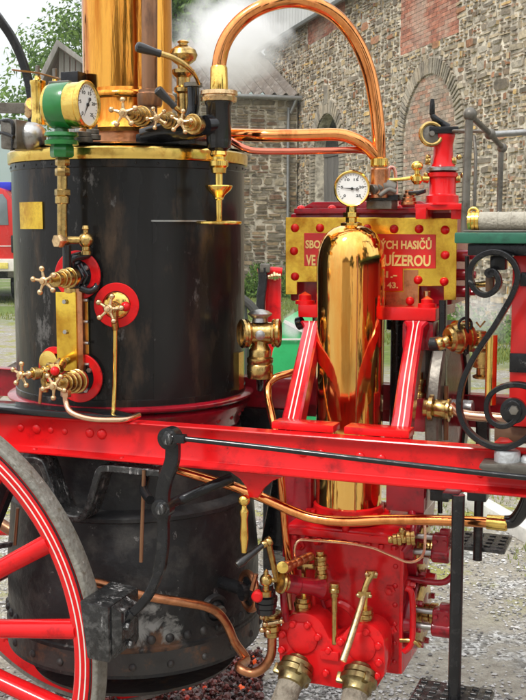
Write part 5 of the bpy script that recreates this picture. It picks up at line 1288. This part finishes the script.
def bricks(mb, PE, s0, s1, z0, z1, bw=.25, bh=.085, inside=None, depth=.012, gap=.012):
    z = z0; row = 0
    while z < z1:
        s = s0 - (bw / 2 if row % 2 else 0)
        while s < s1:
            a, b_ = max(s, s0), min(s + bw, s1)
            if b_ - a > .03 and (inside is None or inside((a + b_) / 2, z + bh / 2)):
                j = RNG.uniform(0, depth)
                q = [PE(a + gap / 2, z + gap / 2, j + .004), PE(b_ - gap / 2, z + gap / 2, j + .004), PE(b_ - gap / 2, z + bh - gap / 2, j + .004), PE(a + gap / 2, z + bh - gap / 2, j + .004)]
                lo = [mb.bm.verts.new(PE(a + gap / 2, z + gap / 2, -.001)), mb.bm.verts.new(PE(b_ - gap / 2, z + gap / 2, -.001)), mb.bm.verts.new(PE(b_ - gap / 2, z + bh - gap / 2, -.001)), mb.bm.verts.new(PE(a + gap / 2, z + bh - gap / 2, -.001))]
                hi = [mb.bm.verts.new(p) for p in q]; mb.bm.faces.new(hi)
                for i in range(4): mb.bm.faces.new((lo[i], lo[(i + 1) % 4], hi[(i + 1) % 4], hi[i]))
            s += bw
        z += bh; row += 1
sEnd = WP(265, 75)[0]; sNear = -26.0
zE = WP(345, 8)[1]
print('wall', sEnd, sNear, 'eave', zE, WP(268, 57))
house = thing('stone_building', WE(0, 0), 'long rubble stone building with bricked-up arch and pale corrugated upper storey', 'building')
# arches
aL, aR = WP(398, 130)[0], WP(465.5, 130)[0]; zA = WP(430, 58)[1]; sc1 = (aL + aR) / 2; ro1 = abs(aL - aR) / 2; zc1 = zA - ro1 * 1.0
bL, bR = WP(311, 130)[0], WP(346, 130)[0]; zB = WP(327, 99)[1]; sc2 = (bL + bR) / 2; ro2 = abs(bL - bR) / 2; zc2 = zB - ro2 * 1.0
print('arch1', sc1, ro1, zc1, 'arch2', sc2, ro2, zc2)
def inarch(sc, zc, R): return lambda s, z: (abs(s - sc) < R and z < zc) or ((s - sc) ** 2 + (z - zc) ** 2 < R * R)
pr = [WP(401, 20)[0], WP(459, 20)[0], WP(430, 44)[1]]
pr2 = [WP(308, 40)[0], WP(345, 20)[0], WP(330, 34)[1]]
ip = lambda s, z: min(pr[:2]) < s < max(pr[:2]) and z > pr[2]
ip2 = lambda s, z: min(pr2[:2]) < s < max(pr2[:2]) and z > pr2[2]
zW = max(zE, 10.2)
wl_ = MB(); 
# wall body with a real opening for the arched doorway
T = .5
for a, b_, z0, z1 in ((sNear, sc2 - ro2 * .72, 0, zW), (sc2 + ro2 * .72, sEnd, 0, zW), (sc2 - ro2 * .72, sc2 + ro2 * .72, zc2 + ro2 * .72, zW)):
    wl_.box((WE((a + b_) / 2, (z0 + z1) / 2, -T / 2)), WD * abs(b_ - a) / 2, WN * T / 2, Z * (z1 - z0) / 2, 0)
# spandrels of the arch opening
for sg in (-1, 1):
    Ri = ro2 * .72; pts = [WE(sc2 + sg * Ri, zc2 + Ri, -T)] + [WE(sc2 + sg * Ri * math.sin(math.pi / 2 * k / 8), zc2 + Ri * math.cos(math.pi / 2 * k / 8), -T) for k in range(9)]
    wl_.prism(pts, WN * (T - .001))
w_ = wl_.build('wall', MORTAR, house)
st_ = MB(); holes = [inarch(sc1, zc1, ro1), inarch(sc2, zc2, ro2), ip, ip2]
rubble(st_, lambda s, z, d: WE(s, z, d), None, sNear, sEnd, 0, zW, holes=holes)
st_.build('rubble_stones', STONE, w_, smooth=20)
bk = MB(); bricks(bk, lambda s, z, d: WE(s, z, d), min(pr[:2]), max(pr[:2]), pr[2], zW, bh=.09, bw=.27, inside=lambda s, z: ip(s, z)); bk.build('brick_patch', BRICK, w_, smooth=20)
bk = MB(); bricks(bk, lambda s, z, d: WE(s, z, d), min(pr2[:2]), max(pr2[:2]), pr2[2], zW, bh=.09, bw=.27); bk.build('brick_patch', BRICK, w_, smooth=20)
bk = MB(); bricks(bk, lambda s, z, d: WE(s, z, d - .0), sc1 - ro1, sc1 + ro1, 0, zA, bh=.09, bw=.27, inside=inarch(sc1, zc1, ro1 * .795)); bk.build('arch_infill', BRICKG, w_, smooth=20)
def voussoirs(sc, zc, R0, R1, n, d=.07, legs=True):
    m = MB(); wid = math.pi / n
    for k in range(n):
        a0, a1 = k * wid + .012, (k + 1) * wid - .012; dd = d * RNG.uniform(.8, 1.1)
        m.prism([WE(sc + math.cos(a) * r, zc + math.sin(a) * r, -.001) for a, r in ((a0, R0), (a1, R0), (a1, R1), (a0, R1))], WN * dd, .006, 1)
    if legs:
        z = zc
        while z > .1:
            h = .10
            for sg in (-1, 1):
                m.prism([WE(sc + sg * r, zz_, -.001) for r, zz_ in ((R0, z - h + .012), (R1, z - h + .012), (R1, z - .006), (R0, z - .006))], WN * d * RNG.uniform(.7, 1.1), .005, 1)
            z -= h
    return m
voussoirs(sc1, zc1, ro1 * .80, ro1 * .99, 46, .07).build('arch_ring', VOUSS, w_, smooth=20)
voussoirs(sc2, zc2, ro2 * .73, ro2 * .98, 26).build('arch_ring', VOUSS, w_, smooth=20)
MB().box(WE(sc2, zB + .10, .03), WD * .18, WN * .05, Z * .26, .02).build('keystone', VOUSS, w_)
DOORM = mat('weathered_grey_boards', (.13, .12, .105), .8, 0, .25, 6, (.07, .06, .05), .5, .7, .4, 20, stretch=(1, 1, .1))
dr = MB(); k = 7
for i in range(k):
    s = sc2 - ro2 * .70 + (i + .5) * ro2 * 1.40 / k
    dr.box(WE(s, zc2 * .5, -.28), WD * (ro2 * .70 / k - .006), WN * .02, Z * zc2 * .5, .004)
dr = dr.build('door', DOORM, house)
MB().box(WE(sc2, zc2, -.27), WD * ro2 * .70, WN * .035, Z * .06, .01).build('door_rail', DOORM, dr)
DARKG = mat('dark_window_glass', (.02, .022, .024), .12, 0, .3, 4)
pts = [WE(sc2 + math.cos(math.pi * i / 16) * ro2 * .71, zc2 + math.sin(math.pi * i / 16) * ro2 * .71, -.32) for i in range(17)]
MB().prism(pts, WN * .02).build('fanlight', DARKG, dr)
# corrugated upper storey
def corr(mb, PE, s0, s1, z0, z1, pitch=.30, amp=.035, per=6):
    n = int(abs(s1 - s0) / pitch * per); prev = None
    for i in range(n + 1):
        s = s0 + (s1 - s0) * i / n; d = amp * math.sin(2 * math.pi * i / per)
        a = mb.bm.verts.new(PE(s, z0, d)); b = mb.bm.verts.new(PE(s, z1, d)); a2 = mb.bm.verts.new(PE(s, z0, d - .012)); b2 = mb.bm.verts.new(PE(s, z1, d - .012))
        if prev:
            mb.bm.faces.new((prev[0], a, b, prev[1])); mb.bm.faces.new((prev[2], prev[3], b2, a2)); mb.bm.faces.new((prev[0], prev[2], a2, a)); mb.bm.faces.new((prev[1], b, b2, prev[3]))
        prev = (a, b, a2, b2)
SHEET = mat('pale_corrugated_sheet', (.50, .50, .48), .5, .2, .10, 1.2, (.36, .34, .30), .52, .75, .1, 10, stretch=(1, 1, .15))
zc_ = WP(300, 29)[1]
print('clad z', zc_, WP(264, 62)[1], WP(345, 0)[1])
up = MB(); corr(up, lambda s, z, d: WE(s, z, .30 + d), sNear, sEnd + 3.5, zc_, zc_ + 5.5); up = up.build('upper_cladding', SHEET, house, smooth=60)
MB().box(WE((sNear + sEnd + 3.5) / 2, zc_ - .06, .30), WD * (sEnd + 3.5 - sNear) / 2, WN * .05, Z * .055, .01).build('gutter', mat('grey_gutter', (.16, .16, .15), .5, .4), up)
rfm = MB(); rfm.prism([WE(sNear, zc_ + 5.4, .5), WE(sNear, zc_ + 8, -4), WE(sNear, zc_ + 5.4, -8.5)], WD * (sEnd + 4 - sNear)); rfm.build('roof', SHEET, house)
# back and end walls of the building
MB().box(WE((sNear + sEnd) / 2, zW / 2, -8), WD * (sEnd - sNear) / 2, WN * .25, Z * zW / 2, 0).build('rear_wall', STONE2, house)
for s in (sNear, sEnd): MB().box(WE(s - .3, zW / 2, -4.2), WD * .25, WN * 3.6, Z * zW / 2, 0).build('end_wall', STONE2, house)
MB().box(WE(0, .12, .05), WD * .0 + WD * 19, WN * .06, Z * .12, .01).build('plinth', VOUSS, house)

# ---- low stone outbuilding at the far end, its front facing the yard
OY = 33.0
SX1 = Q(297, 228, OY).x; SX0 = Q(70, 228, OY).x
oz = Q(265, 97, OY).z
F0 = V((SX1, OY, 0)); FD = WN.copy()              # front runs to the left, square to the long wall
if FD.x > 0: FD = -FD
FN = V((FD.y, -FD.x, 0));
if FN.y > 0: FN = -FN
FL = 5.5
def FE(s, z, d=0): return F0 + FD * s + Z * z + FN * d
shed = thing('stone_outbuilding', FE(FL / 2, 0), 'low dark stone outbuilding with brown ribbed roof and grey downpipe, behind the boiler', 'building')
sw = MB().box(FE(FL / 2, oz / 2 - .05, -2.5), FD * FL / 2, FN * 2.49, Z * (oz / 2 - .05), 0).build('wall', MORTAR, shed)
s_ = MB(); rubble(s_, lambda s, z, d: FE(s, z, d - .009), None, 0, FL, 0, oz - .1, size=(.25, .8), hh=(.08, .24), gap=.020); s_.build('rubble_stones', STONE2, sw, smooth=20)
ROOFB = mat('brown_ribbed_roof', (.15, .12, .095), .75, 0, .3, 2.5, (.34, .31, .27), .5, .72, .2, 14)
pitch = rad(24); RL = 2.9
def RE(s, t, d): return FE(s, oz + t * math.sin(pitch) + d * math.cos(pitch), .25 - t * math.cos(pitch) + d * math.sin(pitch))
rf = MB(); corr(rf, lambda s, t, d: RE(s, t, d), 0, FL + .3, 0, RL + 3, pitch=.36, amp=.085, per=8); rf = rf.build('roof', ROOFB, shed, smooth=50)
GUT = mat('zinc_gutter', (.30, .30, .29), .45, .6)
MB().tube([FE(-.05, oz - .07, .30), FE(FL + .3, oz - .07, .30)], .07, 10, smooth=0).build('gutter', GUT, shed)
dpx = FE(.32, 0, .12)
MB().tube([FE(.12, oz - .1, .30), FE(.26, oz - .5, .16), FE(.32, oz - .8, .10), FE(.32, 0, .10)], .05, 12, smooth=3).build('downpipe', GUT, shed)
print('shed', SX1, oz)

# ---- small weathered timber gable seen left of the chimney
hy = 30
hut = thing('timber_hut', Q(30, 228, hy) * 1, 'weathered grey board gable roof of a hut, left of the copper chimney', 'hut')
hut.location.z = 0; WPOS['timber_hut'] = V(hut.location)
BOARD = mat('weathered_boards', (.27, .255, .23), .85, 0, .25, 5, (.20, .19, .17), .5, .72, .3, 20, stretch=(1, 1, .12))
b = MB(); pa, pb, pc = Q(55, 76, hy), Q(59, 42, hy), Q(112, 84, hy)
n = 8
for i in range(n):
    t0, t1 = i / n, (i + .86) / n
    b.prism([Q(59 + 46 * t0, 42.5 + 34 * t0, hy), Q(59 + 46 * t1, 42.5 + 34 * t1, hy), Q(59 + 46 * t1 - 1, 200, hy), Q(59 + 46 * t0 - 1, 200, hy)], V((0, .05, 0)), .008, 1)
b.build('gable_boards', BOARD, hut)
b = MB(); b.prism([Q(57, 39, hy - .3), Q(108, 77, hy - .3), Q(108, 82, hy - .3), Q(56, 45, hy - .3)], V((-.6, 5, 0)), .02); b.prism([Q(57, 39, hy - .3), Q(38, 78, hy - .3), Q(41, 84, hy - .3), Q(59, 46, hy - .3)], V((-.6, 5, 0)), .02); b.build('roof', BOARD, hut)
p = Q(59, 42, hy); MB().box(V((Q(75, 150, hy).x, hy + 2.5, 2.0)), V((1.0, 0, 0)), V((0, 2.3, 0)), Z * 2.0, .02).build('wall', BOARD, hut)

# ---- trees
LEAF = []
def leafmat(name, c0, c1):
    m = bpy.data.materials.new(name); m.use_nodes = True
    n, l = m.node_tree.nodes, m.node_tree.links; b = n['Principled BSDF']
    g = n.new('ShaderNodeNewGeometry'); r = n.new('ShaderNodeValToRGB'); e = r.color_ramp.elements; e[0].color = (*c0, 1); e[1].color = (*c1, 1)
    l.new(g.outputs['Random Per Island'], r.inputs[0]); l.new(r.outputs[0], b.inputs['Base Color']); b.inputs['Roughness'].default_value = .6
    tr = n.new('ShaderNodeBsdfTranslucent'); l.new(r.outputs[0], tr.inputs[0]); ms = n.new('ShaderNodeMixShader'); ms.inputs[0].default_value = .35
    l.new(b.outputs[0], ms.inputs[1]); l.new(tr.outputs[0], ms.inputs[2]); l.new(ms.outputs[0], n['Material Output'].inputs[0])
    return m
LM = leafmat('fresh_green_leaves', (.05, .12, .018), (.22, .36, .06))
LM2 = leafmat('dark_green_leaves', (.02, .05, .012), (.08, .14, .03))
BARK = mat('bark', (.11, .085, .06), .9, 0, .3, 12, None, bump=.5, bscale=30)
def tree(name, loc, H, Rc, zc, nleaf, leaf, lm, label, cat='tree', group=None, seed=1):
    R = random.Random(seed)
    t = thing(name, V((loc[0], loc[1], 0)), label, cat, group); base = V((loc[0], loc[1], 0))
    tr = MB(); tr.tube([base, base + V((.1, 0, H * .25)), base + V((-.1, .1, H * .5)), base + V((0, 0, H * .85))], [H * .03, H * .024, H * .017, H * .004], 10)
    clumps = []
    for i in range(46):
        a = R.uniform(0, 6.283); e = R.uniform(-.7, 1.3); rr = Rc * R.uniform(.45, 1.0)
        c = base + V((math.cos(a) * math.cos(e) * rr, math.sin(a) * math.cos(e) * rr, zc + math.sin(e) * rr * (H - zc) / Rc * .95))
        clumps.append((c, Rc * R.uniform(.16, .34)))
        if i % 2 == 0: tr.tube([base + V((0, 0, H * R.uniform(.25, .6))), base.lerp(c, .5) + V((0, 0, c.z * .35)), c], [H * .011, H * .006, H * .002], 6, smooth=3)
    tr.build('trunk', BARK, t)
    vs, fs = [], []
    for i in range(nleaf):
        c, r = clumps[R.randrange(len(clumps))]
        d = V((R.gauss(0, 1), R.gauss(0, 1), R.gauss(0, .7))); d = d.normalized() * r * (R.random() ** .45)
        p = c + d; nn = (d.normalized() + V((R.uniform(-.8, .8), R.uniform(-.8, .8), R.uniform(-.3, 1)))).normalized()
        x = nn.cross(V((R.uniform(-1, 1), R.uniform(-1, 1), R.uniform(-1, 1)))).normalized(); y = nn.cross(x); s = leaf * R.uniform(.6, 1.3); o = len(vs)
        vs += [p - x * s, p - y * s * .45, p + x * s, p + y * s * .45]; fs.append((o, o + 1, o + 2, o + 3))
    me = bpy.data.meshes.new('crown'); me.from_pydata([v - base for v in vs], [], fs); me.materials.append(lm)
    o = bpy.data.objects.new('crown', me); col.objects.link(o); o.parent = t; WPOS[o.name] = base
    return t
p = Q(118, 0, 42); tree('broadleaf_tree', (p.x, 42), 17, 5.2, 10.5, 30000, .12, LM, 'light green broadleaf tree rising behind the copper chimney', seed=4)
p = Q(180, 0, 46); tree('broadleaf_tree', (p.x, 47), 16.5, 3.8, 11.4, 22000, .12, LM, 'round leafy tree partly hidden by the steam, right of the chimney', seed=9)

# weeds along the wall foot
def weeds(name, pts, n, h, lm, label, cat):
    R = random.Random(hash(name) % 1000 if False else len(name) * 7); vs, fs = [], []
    for i in range(n):
        a = R.randrange(len(pts) - 1); t = R.random(); p = pts[a].lerp(pts[a + 1], t) + V((R.gauss(0, .22), R.gauss(0, .3), 0))
        k = math.sin(p.x * 5 + p.y * 3) * .35 + .75; hh = h * k * R.random(); p.z = hh
        nn = V((R.uniform(-1, 1), R.uniform(-1, 1), R.uniform(-.2, 1))).normalized(); x = nn.cross(V((R.uniform(-1, 1), R.uniform(-1, 1), .4))).normalized(); y = nn.cross(x); s = R.uniform(.03, .09); o = len(vs)
        vs += [p - x * s, p - y * s * .4, p + x * s, p + y * s * .4]; fs.append((o, o + 1, o + 2, o + 3))
    me = bpy.data.meshes.new(name); me.from_pydata(vs, [], fs); me.materials.append(lm)
    o = bpy.data.objects.new(name, me); col.objects.link(o); tag(o, label, cat); o['kind'] = 'stuff'
weeds('weeds', [FE(0, 0, .6), FE(3, 0, .6), FE(6, 0, .7)], 11000, .95, LM, 'green weeds growing along the foot of the dark outbuilding', 'weeds')
weeds('wall_weeds', [WE(0, 0, .5), WE(-7, 0, .5), WE(-16, 0, .5)], 5000, .5, LM, 'low green weeds along the foot of the long stone wall', 'weeds')
# grass tufts
def grass():
    R = random.Random(21); vs, fs = [], []
    for i in range(26000):
        y = R.uniform(16, 32); x = R.uniform(-.30, .30) * y
        if math.sin(x * 1.3 + 2) + math.sin(y * .9 + x) < -.7 or y + 1.1 * x < 17.5: continue
        h = R.uniform(.03, .11); w = .012; a = R.uniform(0, 3.14); dx, dy = math.cos(a) * w, math.sin(a) * w; o = len(vs)
        vs += [V((x - dx, y - dy, 0)), V((x + dx, y + dy, 0)), V((x + R.gauss(0, .02), y + R.gauss(0, .02), h))]; fs.append((o, o + 1, o + 2))
    for i in range(1500):
        p = G(R.uniform(425, 540), R.uniform(490, 545)) if i % 3 else G(R.uniform(425, 545), R.uniform(520, 580))
        if math.sin(p.x * 4.1) * math.sin(p.y * 3.1 + 1) < .05: continue
        h = R.uniform(.01, .05); w = .005; a = R.uniform(0, 3.14); dx, dy = math.cos(a) * w, math.sin(a) * w; o = len(vs)
        vs += [V((p.x - dx, p.y - dy, 0)), V((p.x + dx, p.y + dy, 0)), V((p.x + R.gauss(0, .01), p.y + R.gauss(0, .01), h))]; fs.append((o, o + 1, o + 2))
    me = bpy.data.meshes.new('grass'); me.from_pydata(vs, [], fs); me.materials.append(leafmat('yellow_green_grass', (.12, .17, .03), (.36, .38, .09)))
    o = bpy.data.objects.new('grass', me); col.objects.link(o); tag(o, 'short yellow-green grass in patches on the yard', 'grass'); o['kind'] = 'stuff'
grass()

# ---- modern fire truck at the left edge
ty = 29.0
gx_ = lambda px: Q(px, 228, ty).x
tzz = lambda py: Q(8, py, ty).z
truck = thing('fire_truck', V((gx_(-35), ty + 1.5, 0)), 'modern red fire truck with white stripe and blue roof light, parked at the left edge', 'fire truck')
TR = mat('truck_red_paint', (.60, .012, .008), .25, 0, .05, 1, coat=.6)
tx1 = gx_(17); tx0 = gx_(17) - 2.9
xc = (tx0 + tx1) / 2; hw = (tx1 - tx0) / 2
b = MB(); zz0 = tzz(262); prof = [(-hw, zz0), (hw, zz0), (hw, tzz(232)), (hw - .10, tzz(200)), (hw - .28, tzz(190)), (hw - .5, tzz(187)), (-hw + .5, tzz(187)), (-hw + .28, tzz(190)), (-hw + .10, tzz(200)), (-hw, tzz(232))]
b.prism([V((xc + x, ty, z)) for x, z in prof], V((0, 2.0, 0)), .04); body = b.build('cab', TR, truck)
b = MB(); b.prism([V((xc + x, ty - .02, z)) for x, z in ((-hw + .15, tzz(225)), (hw - .22, tzz(225)), (hw - .25, tzz(200)), (hw - .36, tzz(194)), (-hw + .36, tzz(194)), (-hw + .25, tzz(200)))], V((0, .03, 0)), .01)
b.build('windscreen', mat('tinted_windscreen', (.16, .19, .20), .08, 0, .2, 2), body)
MB().box(V((xc - .05, ty - .015, tzz(232.5))), V((hw - .45, 0, 0)), V((0, .012, 0)), Z * .13, .005).build('white_stripe', WHITE, body)
MB().box(V((xc, ty - .01, tzz(246))), V((hw - .05, 0, 0)), V((0, .012, 0)), Z * .012, .002).build('thin_stripe', WHITE, body)
MB().box(V((xc, ty - .06, tzz(265))), V((hw + .02, 0, 0)), V((0, .12, 0)), Z * .17, .03).build('bumper', WHITE, truck)
for sg in (-1, 1):
    MB().box(V((xc + sg * (hw - .48), ty - .19, tzz(265.5))), V((.26, 0, 0)), V((0, .02, 0)), Z * .08, .01).build('headlight', mat('amber_headlight', (.75, .62, .15), .2, 0, .2, 20), truck)
    MB().box(V((xc + sg * (hw + .02), ty - .05, tzz(244))), V((.17, 0, 0)), V((0, .07, 0)), Z * .24, .03).build('mirror', BLACK, truck)
    for yy_ in (1.0, 5.5): MB().cyl(V((xc + sg * (hw - .35), ty + yy_, .5)), V((xc + sg * (hw - .05), ty + yy_, .5)), .5).build('wheel', BLACK, truck)
b = MB(); b.box(V((xc, ty + 2.9, 1.0)), V((hw - .12, 0, 0)), V((0, 2.85, 0)), Z * .30, .02); b.build('chassis', BLACK, truck)
MB().box(V((xc, ty + 4.3, 2.1)), V((hw, 0, 0)), V((0, 2.2, 0)), Z * .95, .05).build('equipment_body', TR, truck)
MB().box(V((gx_(11.5), ty + .1, tzz(273))), V((.14, 0, 0)), V((0, .1, 0)), Z * .12, .02).build('front_step', GREY, truck)
MB().box(V((gx_(-2), ty + .6, tzz(185.5))), V((.28, 0, 0)), V((0, .15, 0)), Z * .12, .04).build('blue_light', mat('blue_lens', (.02, .03, .55), .15, 0, .1, 5), truck)

# ---- red hand-pump machine with green body behind the lamp
my = 6.2
mach = thing('green_machine', V((Q(290, 350, my).x, my + .3, 0)), 'green and red machine with white stripe standing behind the brass lamp', 'machine')
GR2 = mat('bright_green_paint', (.03, .42, .13), .4, 0, .1, 4, (.02, .32, .09), .5, .7)
b = MB(); b.prism([Q(272, 352, my), Q(284, 318, my), Q(330, 338, my), Q(330, 372, my), Q(330, 430, my), Q(262, 430, my)], V((.1, .6, 0)), .015); gmch = b.build('green_body', GR2, mach)
b = MB(); b.strip([Q(284, 321, my - .012), Q(332, 347, my - .012)], .02, .008, V((0, 1, 0))); b.strip([Q(274, 339.5, my - .012), Q(332, 339, my - .012)], .010, .006, V((0, 1, 0))); b.build('white_stripe', WHITE, gmch)
b = MB(); b.box(Q(291, 400, my + .1) * 1, V((.02, 0, 0)), V((0, .02, 0)), Z * .01); b.build('badge', WHITE, gmch)
lz_ = Q(0, 430, my).z
b = MB()
for x_ in (268, 325):
    b.box(V((Q(x_, 430, my).x, my + .3, lz_ / 2)), V((.03, 0, 0)), V((0, .25, 0)), Z * lz_ / 2, .01)
b.build('legs', BLACK, mach)
hp = thing('red_hand_pump', V((Q(270, 300, 7.4).x, 7.4, 0)), 'bright red upright post with black lever and brass tap, behind the brass lamp', 'hand pump')
p = Q(273, 275, 7.4); q = Q(273, 340, 7.4)
MB().box(V((p.x, 7.4, p.z / 2)), V((.058, 0, 0)), V((0, .06, 0)), Z * p.z / 2, .03).build('post', RED, hp)
MB().strip(crv([Q(262, 268, 7.3), Q(263, 280, 7.3), Q(261, 300, 7.3), Q(260, 330, 7.3)]), .06, .03).build('lever', BLACK, hp)
MB().box(Q(265, 268, 7.32), V((.035, 0, 0)), V((0, .04, 0)), Z * .03, .01).build('lever_joint', GREY, hp)
MB().tube([Q(258, 273, 7.34), Q(270, 271, 7.34), Q(282, 272, 7.34)], .03, 12).build('red_head', RED, hp)
b = MB(); nutstack(b, Q(268, 277, 7.3), Q(281, 276, 7.3), [.018, .022, .034, .026, .018], 14); b.build('brass_tap', PALEB, hp)
# black forked handle leaning at the left of the pump
b = MB(); b.tube([Q(240, 297, 6.8), Q(250, 305, 6.8), Q(258, 315, 6.8)], .03, 10); b.tube([Q(243, 302, 6.8), Q(246, 330, 6.8), Q(246, 360, 6.8)], .02, 10)
b.tube([Q(246, 360, 6.8), V((Q(246, 360, 6.8).x, 6.8, 0))], .02, 10)
o = b.build('cart_handle', mat('weathered_black_wood', (.06, .055, .05), .6), None); tag(o, 'dark weathered handle bar standing in the grass left of the red post', 'handle')

# ---- steam
def puff(name, c, r, dens, label, seed=0, scale=1.2, cat='steam'):
    m = bpy.data.materials.new(name + '_volume'); m.use_nodes = True
    n, l = m.node_tree.nodes, m.node_tree.links; n.remove(n['Principled BSDF'])
    v = n.new('ShaderNodeVolumePrincipled'); v.inputs['Color'].default_value = (1, 1, 1, 1); v.inputs['Anisotropy'].default_value = .3
    tc = n.new('ShaderNodeTexCoord'); nz = n.new('ShaderNodeTexNoise'); nz.inputs['Scale'].default_value = scale; nz.inputs['Detail'].default_value = 5; nz.inputs['Roughness'].default_value = .6; nz.inputs['Distortion'].default_value = .6
    mp = n.new('ShaderNodeMapping'); mp.inputs['Location'].default_value = (seed, seed * 2, 0); l.new(tc.outputs['Object'], mp.inputs[0]); l.new(mp.outputs[0], nz.inputs[0])
    ln = n.new('ShaderNodeVectorMath'); ln.operation = 'LENGTH'; l.new(tc.outputs['Object'], ln.inputs[0])
    mr = n.new('ShaderNodeMapRange'); mr.inputs[1].default_value = .95; mr.inputs[2].default_value = .25; mr.inputs[3].default_value = -.55; mr.inputs[4].default_value = .25; l.new(ln.outputs['Value'], mr.inputs[0])
    ad = n.new('ShaderNodeMath'); ad.operation = 'ADD'; l.new(nz.outputs['Fac'], ad.inputs[0]); l.new(mr.outputs[0], ad.inputs[1])
    rr = n.new('ShaderNodeMapRange'); rr.inputs[1].default_value = .40; rr.inputs[2].default_value = .75; rr.inputs[3].default_value = 0; rr.inputs[4].default_value = dens; l.new(ad.outputs[0], rr.inputs[0])
    l.new(rr.outputs[0], v.inputs['Density']); l.new(v.outputs[0], n['Material Output'].inputs['Volume'])
    mb = MB().ball(V((0, 0, 0)), 1, n=24); o = mb.build(name, m); o.location = c; 
    for q in o.data.vertices: pass
    o.scale = r; tag(o, label, cat); o['kind'] = 'stuff'
    # centre the unit ball on the object's origin so that the falloff follows it
    zs = [q.co.z for q in o.data.vertices]; mid = (max(zs) + min(zs)) / 2
    for q in o.data.vertices: q.co.z -= mid
    return o
puff('steam_cloud', Q(232, 38, 8.5), (.78, .6, .66), 7, 'thick white steam drifting between the chimney and the copper arch', 2.9, 2.2)
puff('steam_wisp', Q(484, 318, 6.6), (.30, .35, .45), 2.6, 'thin wisp of steam behind the scroll iron on the right', 4.2, 1.9)
puff('steam_wisp', Q(292, 327, 4.9), (.10, .1, .13), 14, 'small white puff of steam beside the brass lamp', 7.7, 1.9)

# ---- hills far off
b = MB(); R = random.Random(2); prev = None
HILL = mat('forested_hill', (.06, .10, .06), .95, 0, .3, .02, (.05, .09, .06), .5, .7)
nx = 90
rows = []
for j in range(9):
    row = []
    for i in range(nx + 1):
        x = -1300 + 2600 * i / nx; t = j / 8
        h = (92 + 26 * math.sin(x * .0047 + 1) + 12 * math.sin(x * .013 + j) + 5 * math.sin(x * .041 + 2 * j)) * math.sin(t * math.pi / 2)
        row.append(b.bm.verts.new((x, 640 + 300 * t, h - .5)))
    rows.append(row)
for a, c in zip(rows, rows[1:]):
    for i in range(nx): b.bm.faces.new((a[i], a[i + 1], c[i + 1], c[i]))
b.build('hills', HILL, kind='structure')
# ---- the air between here and the hills
HZ = bpy.data.materials.new('haze_air'); HZ.use_nodes = True
_n, _l = HZ.node_tree.nodes, HZ.node_tree.links; _n.remove(_n['Principled BSDF'])
_v = _n.new('ShaderNodeVolumePrincipled'); _v.inputs['Color'].default_value = (.86, .92, 1, 1); _v.inputs['Density'].default_value = .0006
_l.new(_v.outputs[0], _n['Material Output'].inputs['Volume'])
hz_ = MB().prism([V((-1510, -610, -1)), V((1510, -610, -1)), V((1510, 2510, -1)), V((-1510, 2510, -1))], Z * 150).build('haze', HZ, smooth=10)
tag(hz_, 'thin pale air in front of the far hills', 'haze'); hz_['kind'] = 'stuff'
# ---- unseen house and trees added behind the camera for reflections in polished metal
h2 = thing('reflection_house', V((-1, -11, 0)), 'unseen plain pale house added behind the camera for the polished metal to reflect', 'house')
MB().box(V((-5.5, -12.5, 2.2)), V((3.2, 0, 0)), V((0, 2, 0)), Z * 2.2, .05).build('wall', mat('pale_plaster', (.55, .50, .42), .9, 0, .1, 2), h2)
MB().prism([V((-9, -10.3, 4.3)), V((-2, -10.3, 4.3)), V((-5.5, -10.3, 6.3))], V((0, -4.4, 0)), .03).build('roof', ROOFB, h2)
tree('reflection_tree', (4.5, -9), 7, 2.0, 4.2, 2500, .22, LM2, 'unseen dark green tree added on the right behind the camera, for reflections', seed=12)  # unseen trees, added as dark shapes for the metal to reflect
tree('reflection_tree', (-.2, -14), 8, 2.0, 4.6, 2500, .22, LM2, 'unseen dark green tree added in the middle behind the camera, for reflections', seed=15)
tree('reflection_tree', (9.5, -5), 9, 2.6, 5.2, 2500, .22, LM2, 'unseen tall dark tree added at the far right behind the camera, for reflections', seed=18)
